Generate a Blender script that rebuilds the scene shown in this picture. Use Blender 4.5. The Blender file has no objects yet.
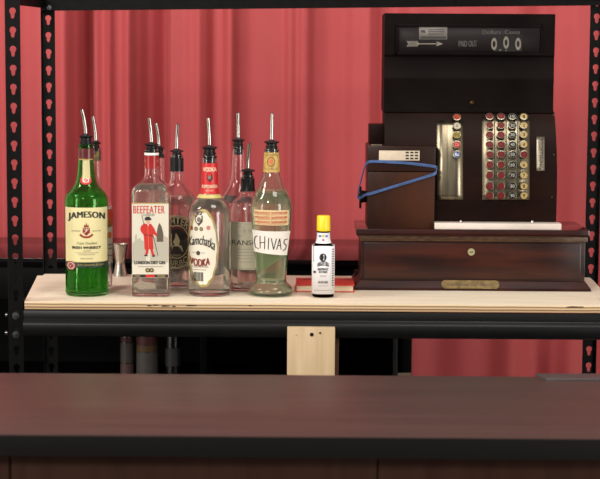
import bpy, bmesh, math, random
from mathutils import Vector, Matrix
random.seed(7)
C = bpy.context.scene.collection
SC = bpy.context.scene
PI = math.pi

# ------------------------------------------------------------------ camera
F = 1715.9
CAM = Vector((.6176, -3.465, 1.4948))
def _rot(p, y, r):
    cp, sp, cy, sy, cr, sr = math.cos(p), math.sin(p), math.cos(y), math.sin(y), math.cos(r), math.sin(r)
    return Matrix(((cy,-sy,0),(sy,cy,0),(0,0,1))) @ Matrix(((1,0,0),(0,cp,-sp),(0,sp,cp))) @ Matrix(((cr,0,sr),(0,1,0),(-sr,0,cr)))
R = _rot(-.1046, .0068, -.0058)
def ray(px, py): return R @ Vector(((px-300)/F, 1, -(py-239.5)/F))
def P(px, py, Y):            # measured photo point -> place on the upright plane at depth Y
    d = ray(px, py); return CAM + d*((Y-CAM.y)/d.y)
def Zp(px, py, z):           # measured photo point -> place on a level surface
    d = ray(px, py); return CAM + d*((z-CAM.z)/d.z)
def mpp(p): return ((Vector(p)-CAM) @ R)[1] / F      # metres per photo pixel at p
cd = bpy.data.cameras.new('camera'); cam = bpy.data.objects.new('camera', cd); C.objects.link(cam)
cd.sensor_width = 36; cd.lens = F/600*36; cd.clip_start = .05
M4 = Matrix.Identity(4)
for i in range(3):
    M4[i][0] = R[i][0]; M4[i][1] = R[i][2]; M4[i][2] = -R[i][1]; M4[i][3] = CAM[i]
cam.matrix_world = M4
cd.dof.use_dof = True; cd.dof.focus_distance = 3.62; cd.dof.aperture_fstop = 6.3
SC.camera = cam

# ------------------------------------------------------------------ materials
def srgb(r, g, b):
    f = lambda c: (c/255/12.92) if c/255 <= .04045 else ((c/255+.055)/1.055)**2.4
    return (f(r), f(g), f(b), 1)
_mc = {}
def mat(name, col, rough=.5, metal=0, noise=0, scale=30, stretch=(1,1,1), coat=0, bump=0, col2=None, spec=.5, sheen=0, detail=4):
    if name in _mc: return _mc[name]
    m = bpy.data.materials.new(name); m.use_nodes = True
    nt = m.node_tree; b = nt.nodes['Principled BSDF']
    b.inputs['Base Color'].default_value = col
    b.inputs['Roughness'].default_value = rough
    b.inputs['Metallic'].default_value = metal
    b.inputs['Specular IOR Level'].default_value = spec
    b.inputs['Coat Weight'].default_value = coat
    b.inputs['Coat Roughness'].default_value = .12
    b.inputs['Sheen Weight'].default_value = sheen
    if noise or bump or col2:
        tc = nt.nodes.new('ShaderNodeTexCoord'); mp = nt.nodes.new('ShaderNodeMapping')
        nz = nt.nodes.new('ShaderNodeTexNoise'); nz.inputs['Scale'].default_value = scale; nz.inputs['Detail'].default_value = detail
        mp.inputs['Scale'].default_value = stretch
        nt.links.new(tc.outputs['Object'], mp.inputs[0]); nt.links.new(mp.outputs[0], nz.inputs['Vector'])
        if noise or col2:
            cr = nt.nodes.new('ShaderNodeValToRGB')
            c2 = col2 or tuple(max(0, c*(1-noise)) for c in col[:3])+(1,)
            c1 = col if col2 else tuple(min(1, c*(1+noise)) for c in col[:3])+(1,)
            cr.color_ramp.elements[0].color = c2; cr.color_ramp.elements[1].color = c1
            cr.color_ramp.elements[0].position = .36; cr.color_ramp.elements[1].position = .64
            nt.links.new(nz.outputs['Fac'], cr.inputs[0]); nt.links.new(cr.outputs[0], b.inputs['Base Color'])
        if bump:
            bp = nt.nodes.new('ShaderNodeBump'); bp.inputs['Strength'].default_value = bump; bp.inputs['Distance'].default_value = .002
            nt.links.new(nz.outputs['Fac'], bp.inputs['Height']); nt.links.new(bp.outputs[0], b.inputs['Normal'])
    _mc[name] = m
    return m
def glass(name, tint, clear=.4, body=None, bodyfac=0, ior=1.45, rough=0.0):
    """glass or liquid: refraction, part straight transmission, optionally a diffuse body colour mixed in"""
    if name in _mc: return _mc[name]
    m = bpy.data.materials.new(name); m.use_nodes = True
    nt = m.node_tree; N = nt.nodes; N.remove(N['Principled BSDF']); out = N['Material Output']
    g = N.new('ShaderNodeBsdfGlass'); g.inputs['Color'].default_value = tint; g.inputs['IOR'].default_value = ior; g.inputs['Roughness'].default_value = rough
    t = N.new('ShaderNodeBsdfTransparent'); t.inputs['Color'].default_value = tint
    mx = N.new('ShaderNodeMixShader'); mx.inputs[0].default_value = clear
    nt.links.new(g.outputs[0], mx.inputs[1]); nt.links.new(t.outputs[0], mx.inputs[2])
    last = mx
    if bodyfac:
        d = N.new('ShaderNodeBsdfDiffuse'); d.inputs['Color'].default_value = body
        tl = N.new('ShaderNodeBsdfTranslucent'); tl.inputs['Color'].default_value = body
        a = N.new('ShaderNodeMixShader'); a.inputs[0].default_value = .45
        nt.links.new(d.outputs[0], a.inputs[1]); nt.links.new(tl.outputs[0], a.inputs[2])
        m2 = N.new('ShaderNodeMixShader'); m2.inputs[0].default_value = bodyfac
        nt.links.new(mx.outputs[0], m2.inputs[1]); nt.links.new(a.outputs[0], m2.inputs[2]); last = m2
    nt.links.new(last.outputs[0], out.inputs[0])
    _mc[name] = m
    return m
BLACK = mat('black_powder_coat', srgb(7,7,7), .5, noise=.3, scale=60, spec=.1)
BEAM = mat('beam_black_metal', srgb(14,14,15), .4, noise=.2, scale=25, stretch=(1,6,6), spec=.22)
BOLT = mat('bolt_zinc', srgb(130,130,135), .3, 1)
RUB = mat('black_rubber', srgb(14,14,16), .4, spec=.3)
STEEL = mat('bright_steel', srgb(178,174,168), .17, 1, noise=.08, scale=40)
BRUSH = mat('jigger_steel', srgb(190,180,170), .28, 1, noise=.08, scale=60, stretch=(1,1,8))
PAPER = mat('cream_paper', srgb(228,221,206), .6)
INK = mat('black_ink', srgb(28,26,26), .6)
GREYINK = mat('grey_ink', srgb(120,112,102), .6)
RED = mat('red_print', srgb(196,42,36), .5)
DRED = mat('dark_red_print', srgb(120,24,22), .5)
GOLD = mat('gold_print', srgb(176,150,84), .45)
GREEN_D = mat('dark_green_print', srgb(20,44,34), .45)
WHITE = mat('white_print', srgb(236,232,226), .5)
CLEAR = glass('clear_glass', (1,1,1,1), .04)
CLEARC = glass('clear_coloured_glass', (.97,1,.965,1), .04, srgb(205,225,195), .03)

# ------------------------------------------------------------------ object helpers
def link(name, me, m=None, parent=None):
    o = bpy.data.objects.new(name, me); C.objects.link(o)
    if m is not None and me is not None:
        for q in (m if isinstance(m, (list, tuple)) else [m]): me.materials.append(q)
    if parent is not None: o.parent = parent
    return o
def tag(o, label, cat, group=None):
    o['label'] = label; o['category'] = cat
    if group: o['group'] = group
    return o
def thing(name, label, cat, loc=(0,0,0), group=None):
    return tag(link0(name, loc), label, cat, group)
def link0(name, loc):
    o = bpy.data.objects.new(name, None); C.objects.link(o); o.location = loc; o.empty_display_size = .02; return o
def fin(bm, name, m, parent=None, smooth=False, origin=None, recalc=True):
    if recalc: bmesh.ops.recalc_face_normals(bm, faces=bm.faces)
    me = bpy.data.meshes.new(name)
    if origin is not None: bmesh.ops.translate(bm, vec=-Vector(origin), verts=bm.verts)
    bm.to_mesh(me); bm.free()
    if smooth:
        for p in me.polygons: p.use_smooth = True
        try: me.set_sharp_from_angle(angle=math.radians(40))
        except Exception: pass
    o = link(name, me, m, parent)
    if origin is not None and parent is None: o.location = origin
    return o
def box(bm, x0, x1, y0, y1, z0, z1, bev=0, mi=0):
    r = bmesh.ops.create_cube(bm, size=1); vs = r['verts']
    for v in vs:
        v.co = Vector((x0+(v.co.x+.5)*(x1-x0), y0+(v.co.y+.5)*(y1-y0), z0+(v.co.z+.5)*(z1-z0)))
    fs = set(f for v in vs for f in v.link_faces)
    for f in fs: f.material_index = mi
    if bev:
        es = list(set(e for v in vs for e in v.link_edges))
        bmesh.ops.bevel(bm, geom=es, offset=bev, segments=2, profile=.6, affect='EDGES')
def boxo(name, m, parent, x0, x1, y0, y1, z0, z1, bev=.0008, origin=None):
    bm = bmesh.new(); box(bm, x0, x1, y0, y1, z0, z1, bev)
    return fin(bm, name, m, parent, True, origin)
def cyl(bm, c, r0, r1, h, axis='z', n=24, mi=0):
    """cylinder / cone starting at c going +axis"""
    ring = []
    for k, (r, t) in enumerate(((r0,0),(r1,h))):
        ring.append([])
        for i in range(n):
            a = 2*PI*i/n; u, v = r*math.cos(a), r*math.sin(a)
            d = {'z':(u,v,t), 'y':(u,t,v), 'x':(t,u,v)}[axis]
            ring[k].append(bm.verts.new(Vector(c)+Vector(d)))
    fs = [bm.faces.new((ring[0][i], ring[0][(i+1)%n], ring[1][(i+1)%n], ring[1][i])) for i in range(n)]
    fs += [bm.faces.new(ring[0][::-1]), bm.faces.new(ring[1])]
    for f in fs: f.material_index = mi
def loft(bm, prof, n=48, cap0=True, cap1=True, depth=1.0, mi=0):
    """prof: (r, z, exponent)"""
    rings = []
    for (r, z, e) in prof:
        rg = []
        for i in range(n):
            a = 2*PI*(i+.5)/n; c, s = math.cos(a), math.sin(a)
            rg.append(bm.verts.new((r*math.copysign(abs(c)**(2/e), c), depth*r*math.copysign(abs(s)**(2/e), s), z)))
        rings.append(rg)
    for a, b in zip(rings, rings[1:]):
        for i in range(n):
            f = bm.faces.new((a[i], a[(i+1)%n], b[(i+1)%n], b[i])); f.material_index = mi
    if cap0: bm.faces.new(rings[0][::-1]).material_index = mi
    if cap1: bm.faces.new(rings[-1]).material_index = mi
def tube(bm, pts, r, n=10, flat=1.0, cap=True, mi=0, closed=False):
    rings = []; pts = [Vector(p) for p in pts]; N = len(pts)
    rr = r if isinstance(r, (list, tuple)) else [r]*N
    for k, p in enumerate(pts):
        if closed: t = pts[(k+1)%N]-pts[(k-1)%N]
        else: t = pts[min(k+1, N-1)]-pts[max(k-1, 0)]
        t.normalize(); ref = Vector((0,1,0)) if abs(t.y) < .9 else Vector((1,0,0))
        u = t.cross(ref).normalized(); v = t.cross(u).normalized()
        rings.append([bm.verts.new(p+u*rr[k]*math.cos(2*PI*i/n)+v*rr[k]*flat*math.sin(2*PI*i/n)) for i in range(n)])
    pairs = list(zip(rings, rings[1:])) + ([(rings[-1], rings[0])] if closed else [])
    for a, b in pairs:
        for i in range(n): bm.faces.new((a[i], a[(i+1)%n], b[(i+1)%n], b[i])).material_index = mi
    if cap and not closed: bm.faces.new(rings[0][::-1]); bm.faces.new(rings[-1])

# lettering: glyph triangles in the unit box (0..1, 0..1)
_tc = {}
def glyphs(s, bold=0, sp=1.0):
    k = (s, bold, sp)
    if k not in _tc:
        cu = bpy.data.curves.new('t', 'FONT'); cu.body = s; cu.offset = bold; cu.resolution_u = 3; cu.space_character = sp
        o = bpy.data.objects.new('t', cu); C.objects.link(o)
        dg = bpy.context.evaluated_depsgraph_get(); dg.update()
        me = bpy.data.meshes.new_from_object(o.evaluated_get(dg))
        vs = [(v.co.x, v.co.y) for v in me.vertices]; fs = [tuple(p.vertices) for p in me.polygons]
        bpy.data.objects.remove(o); bpy.data.curves.remove(cu); bpy.data.meshes.remove(me)
        x0 = min(v[0] for v in vs); x1 = max(v[0] for v in vs); y0 = min(v[1] for v in vs); y1 = max(v[1] for v in vs)
        _tc[k] = ([((x-x0)/(x1-x0), (y-y0)/(y1-y0)) for x, y in vs], fs)
    return _tc[k]
class Art:
    """collects flat 2-D shapes (in photo-measured units) that a surface map lays on a real surface"""
    def __init__(s): s.v = []; s.f = []; s.m = []; s.k = []; s.n = 0
    def add(s, vs, fs, mi=0):
        b = len(s.v); s.k += [s.n]*len(vs); s.n += 1; s.v += vs; s.f += [tuple(i+b for i in f) for f in fs]; s.m += [mi]*len(fs)
    def rect(s, x0, x1, y0, y1, mi=0, nx=12, ny=3, tilt=0):
        vs = [(x0+(x1-x0)*i/nx, y0+(y1-y0)*j/ny+tilt*(i/nx-.5)) for j in range(ny+1) for i in range(nx+1)]
        s.add(vs, [(j*(nx+1)+i, j*(nx+1)+i+1, (j+1)*(nx+1)+i+1, (j+1)*(nx+1)+i) for j in range(ny) for i in range(nx)], mi)
    def quadgrid(s, c, mi=0, nx=12, ny=6):
        (ax,ay),(bx,by),(cx_,cy_),(dx,dy) = c
        vs = []
        for j in range(ny+1):
            t = j/ny
            for i in range(nx+1):
                q = i/nx
                vs.append(((ax*(1-q)+bx*q)*(1-t)+(dx*(1-q)+cx_*q)*t, (ay*(1-q)+by*q)*(1-t)+(dy*(1-q)+cy_*q)*t))
        s.add(vs, [(j*(nx+1)+i, j*(nx+1)+i+1, (j+1)*(nx+1)+i+1, (j+1)*(nx+1)+i) for j in range(ny) for i in range(nx)], mi)
    def disc(s, cx, cy, rx, ry, mi=0, n=28, inner=0, rings=4, wob=0):
        vs = []; fs = []
        for k in range(rings+1):
            q = inner+(1-inner)*k/rings
            for i in range(n):
                a = 2*PI*i/n; w = 1+wob*math.cos(a*14)
                vs.append((cx+rx*q*w*math.cos(a), cy+ry*q*w*math.sin(a)))
        for k in range(rings):
            for i in range(n):
                j = (i+1)%n; fs.append((k*n+i, k*n+j, (k+1)*n+j, (k+1)*n+i))
        s.add(vs, fs, mi)
    def poly(s, pts, mi=0): s.add(list(pts), [tuple(range(len(pts)))], mi)
    def line(s, pts, w, mi=0):
        for (ax, ay), (bx, by) in zip(pts, pts[1:]):
            l = math.hypot(bx-ax, by-ay) or 1; nx, ny = -(by-ay)/l*w/2, (bx-ax)/l*w/2
            s.add([(ax+nx,ay+ny),(bx+nx,by+ny),(bx-nx,by-ny),(ax-nx,ay-ny)], [(0,1,2,3)], mi)
    def text(s, t, x0, x1, ytop, ybot, mi=0, bold=0, arch=0, slant=0, sp=1.0, tilt=0):
        vs, fs = glyphs(t, 0, sp)
        for d in ((-bold*5, bold*5) if bold else (0,)): s._text(vs, fs, x0+d, x1+d, ytop, ybot, mi, arch, slant, tilt)
    def _text(s, vs, fs, x0, x1, ytop, ybot, mi, arch, slant, tilt):
        out = []
        for u, v in vs:
            x = x0+(x1-x0)*u+slant*(v-.5)*(ybot-ytop)
            y = ybot+(ytop-ybot)*v-arch*(1-(2*u-1)**2)+tilt*(u-.5)
            out.append((x, y))
        s.add(out, fs, mi)
    def ringtext(s, t, cx, cy, rx, ry, h, a0, a1, mi=0, bold=0, inward=False):
        """text along an ellipse; angles in degrees, 90 = top, going a0 -> a1"""
        vs, fs = glyphs(t, bold*.4); out = []
        for u, v in vs:
            a = math.radians(a0+(a1-a0)*u); q = (1-v) if inward else v
            k = 1+(q-.5)*h/ry
            out.append((cx+rx*k*math.cos(a), cy-ry*k*math.sin(a)))
        s.add(out, fs, mi)
    def build(s, name, mats, parent, fmap, smooth=True):
        me = bpy.data.meshes.new(name)
        out = []
        for (x, y), k in zip(s.v, s.k):          # later prints lie a hair above earlier ones
            p = Vector(fmap(x, y)); n = (Vector(fmap(x+.05, y))-p).cross(Vector(fmap(x, y+.05))-p)
            out.append(p-n.normalized()*k*1.6e-5 if n.length > 0 else p)
        me.from_pydata(out, [], s.f)
        o = link(name, me, mats, parent)
        for p, mi in zip(me.polygons, s.m): p.material_index = mi; p.use_smooth = smooth
        return o

def chaikin(p, it=2):
    for _ in range(it):
        q = [p[0]]
        for a, b in zip(p, p[1:]):
            q.append(tuple(.75*x+.25*y for x, y in zip(a, b))); q.append(tuple(.25*x+.75*y for x, y in zip(a, b)))
        q.append(p[-1]); p = q
    return p

# ------------------------------------------------------------------ bottles
class Bottle:
    def __init__(s, name, label, cat, cx, yb, prof, gmat, wall=.0028, depth=1.0, base=.006, open_top=True, smooth_it=1, group=None):
        """prof: list of (photo y, half width px[, exponent]) from the foot up to the lip"""
        rb = .04
        for _ in range(5):
            p = Zp(cx, yb, 1.0); Yc = p.y+rb*depth; X = P(cx, yb, Yc).x
            rb = prof[0][1]*mpp((X, Yc, 1))
        s.X, s.Y, s.cx, s.depth = X, Yc, cx, depth
        s.s = mpp((X, Yc, 1.1))
        s.root = thing(name, label, cat, (X, Yc, 1.0005), group)
        pr = []
        zb = P(cx, prof[0][0], Yc).z
        for k, q in enumerate(prof):
            z = P(cx, q[0], Yc).z-zb
            if k == 0: z = 0
            pr.append((q[1]*s.s, max(0, z), q[2] if len(q) > 2 else 2.0))
        s.zb = zb
        pr = chaikin(pr, smooth_it); s.pr = pr
        bm = bmesh.new()
        e0 = pr[0][2]
        ring = [(pr[0][0]-.003, 0, e0), (pr[0][0]-.001, .0006, e0)] + [(r, z+(.003 if k == 0 else 0), e) for k, (r, z, e) in enumerate(pr)]
        if wall:
            inn = [(max(r-wall, .002), z, e) for r, z, e in pr if z > base+.003]
            inn = [(inn[0][0]-.004, base, inn[0][2])] + [(inn[0][0], base+.003, inn[0][2])] + inn
            s.inn = inn
            ring = ring + inn[::-1]
        loft(bm, ring, depth=depth)
        s.glass = fin(bm, 'glass_body', gmat, s.root, True)
        s.a0 = math.atan2(CAM.x-X, Yc-CAM.y)
    def z(s, y, r=0): return P(s.cx, y, s.Y-r*s.depth).z-1.0
    def rad(s, z):
        pr = s.pr
        for a, b in zip(pr, pr[1:]):
            if a[1] <= z <= b[1]:
                t = (z-a[1])/((b[1]-a[1]) or 1); return a[0]+(b[0]-a[0])*t
        return pr[-1][0] if z > pr[-1][1] else pr[0][0]
    def fill(s, ytop, m, gap=.0004):
        zt = s.z(ytop)
        p = [(max(r-gap, .001), z+(.0005 if k == 0 else 0), e) for k, (r, z, e) in enumerate(s.inn) if z < zt-.0005]
        r, z, e = p[-1]; p.append((r-.0001, zt, e))
        bm = bmesh.new(); loft(bm, p, depth=s.depth)
        return fin(bm, 'liquid', m, s.root, True)
    def wrap(s, R0, off=.0005, turn=0, flat=False):
        """map photo coordinates on the bottle front to the bottle surface (R0: half width in px there)"""
        r = R0*s.s
        def f(px, py):
            if flat:
                return Vector(((px-s.cx)*s.s, -r*s.depth-off, P(px, py, s.Y-r*s.depth).z-1.0))
            z = s.z(py, r)
            t = max(-1.35, min(1.35, (px-s.cx)/R0))        # arc coordinate: t*~1.2 rad
            a = s.arc(t)+s.a0+turn
            q = s.rad(z)+off
            return Vector((q*math.sin(a), -q*s.depth*math.cos(a), z))
        return f
    def arc(s, t):
        return math.asin(t) if abs(t) <= .98 else math.copysign(math.asin(.98)+(abs(t)-.98)*2, t)
    def sleeve(s, name, m, y0, y1, off=.0006, n=40):
        z0, z1 = s.z(y1), s.z(y0); bm = bmesh.new()
        p = [(s.rad(z0)-.0004, z0, 2)]+[(s.rad(z0+(z1-z0)*k/6)+off, z0+(z1-z0)*k/6, 2) for k in range(7)]+[(s.rad(z1)-.0004, z1, 2)]
        loft(bm, p, cap0=False, cap1=False, n=n)
        return fin(bm, name, m, s.root, True)
    def pourer(s, yflange, ycork, hwf, tipx, tipy, wide=2.15):
        """flanged rubber stopper with a bent steel spout"""
        zt, zc = s.z(yflange), s.z(ycork); k = s.s; bm = bmesh.new()
        rn = max(s.rad(zc)-.0032, .005)
        H = zt-zc
        prof = [(rn*.96, zc-.012), (rn*1.0, zc), (rn*1.2, zc+H*.06), (rn*1.2, zc+H*.16), (rn*.98, zc+H*.2), (rn*.98, zc+H*.36), (rn*1.12, zc+H*.4),
                (rn*1.12, zc+H*.5), (rn*.94, zc+H*.54), (rn*.94, zc+H*.82), (hwf*k*.93, zt-.0022), (hwf*k, zt-.0012), (hwf*k, zt), (hwf*k*.7, zt+.0018), (.0052, zt+.003), (.0045, zt+.005)]
        loft(bm, [(r, z, 2) for r, z in prof], n=32)
        st = fin(bm, 'pour_stopper', RUB, s.root, True)
        tx = (tipx-s.cx)*k; tz = s.z(tipy)
        bm = bmesh.new(); pts = []
        for i in range(11):
            t = i/10; z = zt-.002+(tz-zt+.002)*t
            x = tx*(max(0, t-.12)/.88)**1.6 if abs(tx) > 0 else 0
            pts.append((x, -.008*max(0, t-.35)**1.3, z))
        n = 12; rr = [wide*k*(.92-.14*i/10) for i in range(11)]
        tube(bm, pts, rr, n=n, cap=False)
        tube(bm, [Vector(p) for p in pts], [q*.72 for q in rr], n=n, cap=True)
        fin(bm, 'spout_tube', STEEL, st, True)
        return st

LIQ = glass('clear_spirit', (1,.995,.965,1), .0, srgb(255,248,222), .12, ior=1.34)  # pale diffuse bodies brighten the spirits, in place of refracted room light
LIQP = glass('pale_green_spirit', (.98,1,.90,1), .0, srgb(240,250,205), .16, ior=1.34)
LIQB = glass('brown_spirit', (.45,.20,.08,1), .4, srgb(60,26,14), .35, ior=1.34)
LIQA = glass('amber_trace', (1,.985,.95,1), .1, srgb(240,225,190), .05, ior=1.34)

# --- green Irish whiskey
G_GREEN = glass('green_glass', (.55,.86,.50,1), .1, srgb(66,134,60), .06)
G_LIQ = glass('green_bottle_spirit', (.84,.96,.66,1), .1, srgb(150,215,110), .22, ior=1.34)  # light green diffuse body painted in to brighten the bottle from inside
b = Bottle('whiskey_bottle', 'green glass whiskey bottle with a cream label lettered JAMESON', 'bottle', 87, 297,
  [(297,19.5),(295.5,21.2),(292,21.5),(280,21.3),(240,21.3),(210,21.3),(204,21.4),(200.5,21.2),(197.5,20.2),(194.8,17.8),(191.5,14.6),(188,11.9),(184,10.1),(178,8.9),(168,8.1),(160,7.5),(149,7.2),(147,7.2)], G_GREEN)
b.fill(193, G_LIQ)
b.pourer(136, 147, 6.9, 83.4, 109.5)
b.sleeve('neck_capsule', mat('capsule_maroon', srgb(88,26,24), .3, noise=.15), 148.5, 159)
a = Art(); a.rect(79.9, 94.1, 159.2, 160.2, 0)
a.rect(84, 90.4, 160.5, 179, 1, 6, 4); a.disc(86.8, 180.2, 4.4, 4.4, 2); a.disc(86.8, 180.2, 2.6, 2.6, 3, inner=.7)
a.line([(85.6,179),(88,178.6),(86,181),(88.2,182)], .7, 3)
a.build('neck_label', [GOLD, mat('neck_cream', srgb(205,190,140), .5), RED, WHITE], b.root, b.wrap(8, .0007))
a = Art(); a.rect(66.6, 107.4, 208, 262.5, 0, 24, 10)
o = a.build('front_label', [mat('jameson_cream', srgb(226,214,160), .55, noise=.03, scale=20)], b.root, b.wrap(21.3, .0005))
a = Art()
a.rect(66.5, 107.5, 262.5, 268, 1, 24, 2); a.rect(66.5,107.5,262.2,262.8,2,24,1)
a.text('JAMESON', 69.5, 104.6, 213.8, 222, 0, bold=.09, arch=2.2, sp=1.08)
a.disc(71.8, 266.3, 4.4, 4.6, 3); a.disc(71.8, 266.3, 3.3, 3.4, 4, inner=.85); a.line([(70.5,265),(73,264.6),(71,267),(73.2,268)], .7, 4)
a.text('John Jameson & Son', 78, 103, 263.9, 266.8, 2, slant=.3)
a.poly([(83.4,228),(90.2,228),(90.2,233),(86.8,236),(83.4,233)], 3); a.line([(84,228.6),(89.6,234)], .5, 5); a.line([(89.6,228.6),(84,234)], .5, 5)
a.poly([(84.4,227.5),(85,224.5),(86,226.4),(86.8,222.8),(87.6,226.4),(88.6,224.5),(89.2,227.5)], 3)
a.line([(80.6,234.6),(83.5,237),(86.8,237.6),(90.1,237),(93,234.6)], 1.9, 3)
a.text('ESTABLISHED', 73, 81, 230.6, 232, 6); a.text('SINCE 1780', 92.6, 100.4, 230.6, 232, 6)
a.text('Triple Distilled', 77, 96.6, 242.2, 245.6, 6, slant=.3); a.text('IRISH WHISKEY', 73.3, 100.8, 246.6, 249.2, 0, bold=.04)
a.text('A BLEND', 83, 91, 250.6, 251.8, 6); a.rect(76,98,253,253.4,6); a.rect(79,95,254.8,255.2,6); a.text('PRODUCT OF IRELAND', 81, 92.6, 258.2, 259.6, 6)
a.build('lettering', [INK, GREEN_D, GOLD, mat('crest_red', srgb(140,38,30), .5), WHITE, PAPER, GREYINK], o, b.wrap(21.3, .0009))

# --- clear bottle behind the green one
b = Bottle('spirit_bottle', 'slim clear bottle with dark purple neck wrap, mostly hidden behind the JAMESON bottle', 'bottle', 97, 290.5,
  [(290.5,13.5),(288,15.4),(270,15.6),(225,15.8),(208,15.6),(202,14.4),(195,10.4),(188,7.2),(180,5.4),(165,4.8),(150,4.7),(149,4.7)], CLEAR)
b.fill(262, LIQA)
b.pourer(143, 150, 4.8, 94.3, 116.5, wide=1.9)
b.sleeve('neck_wrap', mat('wrap_purple', srgb(32,26,52), .35, col2=srgb(150,120,50), scale=140), 151, 161)
a = Art(); a.rect(84, 112.6, 208, 264, 0, 14, 6)
o = a.build('front_label', [mat('label_offwhite', srgb(214,204,190), .55)], b.root, b.wrap(15.8, .0006))
a = Art(); a.rect(84, 112.6, 210, 224, 0, 14, 3); a.rect(84,112.6,224,227,1,14,1); a.text('RUM SPICED', 88, 112.2, 220, 228, 1, bold=.05); a.disc(109.6, 236, 2, 3.2, 2)
a.rect(104, 112.6, 245, 246, 3, 8, 1); a.rect(104,112.6,249,250,3,8,1); a.rect(104,112.6,256,257,3,8,1)
a.build('lettering', [mat('orange_red_print', srgb(205,66,40), .5), mat('dark_yellow_print', srgb(150,104,36), .5), mat('orange_print', srgb(214,110,50), .5), GREYINK], o, b.wrap(15.8, .0010))

# --- London dry gin, square bottle
b = Bottle('gin_bottle', 'square clear gin bottle with BEEFEATER label and a red-coated guard figure', 'bottle', 152, 297,
  [(297,18.2,7),(295,19.3,8),(270,19.3,8),(200,19.2,8),(192,19,7),(188,16.5,5),(184,11.5,3),(181,8.4,2.3),(177,7.2,2),(168,6.8,2),(154,6.9,2),(152.5,6.9,2)], CLEAR, depth=.96)
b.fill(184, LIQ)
b.pourer(144.5, 152.5, 7.4, 150, 118)
b.sleeve('neck_capsule', mat('capsule_red', srgb(150,26,28), .3), 155.5, 168.5)
a = Art(); a.rect(144.6,159.6,153.2,155.6,0,12,1); a.rect(144.6,159.6,160.4,161.1,1,12,1); a.rect(144.6,159.6,162,162.5,1,12,1); a.rect(144.6,159.6,167,167.8,1,12,1)
a.build('capsule_bands', [WHITE, mat('pale_gold', srgb(190,150,120), .4)], b.root, b.wrap(7, .0009))
W_ = b.wrap(19.3, .0006, flat=True)
LC = mat('gin_label_cream', srgb(212,206,188), .5)
a = Art(); a.rect(134.2, 170.4, 203, 278, 0, 2, 2)
o = a.build('front_label', [LC], b.root, W_)
g = lambda X, Y: (125+X/4.36, 190+Y/4.36)
a = Art()
a.rect(134.2,170.4,203,204,6,2,1)
a.text('BEEFEATER', 135.6, 166.6, 206, 213.6, 1, bold=.02, sp=1.08); a.text('LONDON', 145.5, 156.5, 214, 216.2, 2)
a.poly([(134.8,262),(134.8,243),(137,242),(137,236),(139,234),(139,240),(142,238),(144,241),(147,241),(148,262)], 3)
a.poly([(152,262),(153,238),(157,238),(158,234),(159.5,238),(162,236),(164,232),(166,236),(169.8,238),(169.8,262)], 3)
a.poly([(158.6,242),(158.8,232),(160,226),(161.5,223),(163.5,227),(165,233),(165.2,242)], 4)
a.poly([g(78,160),g(92,146),g(104,149),g(122,148),g(136,168),g(142,184),g(150,194),g(146,204),g(132,192),g(130,215),g(133,258),g(94,260),g(92,215),g(90,196),g(80,184),g(76,172)], 1)
a.poly([g(98,256),g(112,258),g(110,276),g(104,284),g(96,282),g(100,270)], 1); a.poly([g(118,258),g(130,258),g(132,272),g(138,284),g(128,288),g(122,274)], 1)
a.poly([g(94,283),g(106,283),g(108,290),g(92,289)], 2); a.poly([g(126,286),g(138,284),g(141,291),g(128,293)], 2)
a.poly([g(102,130),g(117,130),g(116,144),g(109,149),g(103,143)], 5); a.poly([g(94,124),g(122,122),g(124,132),g(97,134)], 2); a.poly([g(99,118),g(116,117),g(119,124),g(98,126)], 2)
a.poly([g(106,150),g(114,150),g(112,156),g(108,156)], 7)
a.line([g(94,196),g(132,200)], .8, 2); a.line([g(108,158),g(112,256)], .35, 6)
a.line([g(82,108),g(94,160)], .6, 4); a.line([g(132,200),g(152,288)], .6, 2)
a.text('LONDON DRY GIN', 136.4, 166.8, 261.2, 264.4, 2, bold=.05)
a.rect(140,165,266.6,267,4,1,1); a.disc(149.6, 270.4, 2.3, 2.1, 2); a.disc(153.4, 270.4, 2.3, 2.1, 2); a.disc(149.6, 270.4, 1.2, 1.1, 6); a.disc(153.4, 270.4, 1.2, 1.1, 6)
a.rect(134.6,170,274.6,277.6,2,2,1); a.rect(147.4,156.6,274.8,277.4,1,1,1); a.rect(136.5,142,275.7,276.5,6,1,1); a.rect(159,167,275.7,276.5,6,1,1)
a.build('lettering', [LC, RED, INK, mat('skyline_grey', srgb(178,172,156), .5), mat('print_brown', srgb(92,80,66), .5), mat('flesh_print', srgb(214,160,130), .5), GOLD, WHITE], o, b.wrap(19.3, .0010, flat=True))

# --- bottle hidden behind the gin
b = Bottle('spirit_bottle', 'slim clear bottle almost fully hidden behind the BEEFEATER bottle, only neck showing', 'bottle', 159.5, 281,
  [(281,15),(279,16.2),(240,16.2),(215,16.2),(208,15),(202,11),(196,8),(188,6.2),(170,5.4),(158,5),(154,5.6),(152.5,5.6)], CLEAR)
b.fill(236, LIQA)
b.pourer(148, 152.5, 4.9, 156.5, 123, wide=1.9)

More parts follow.
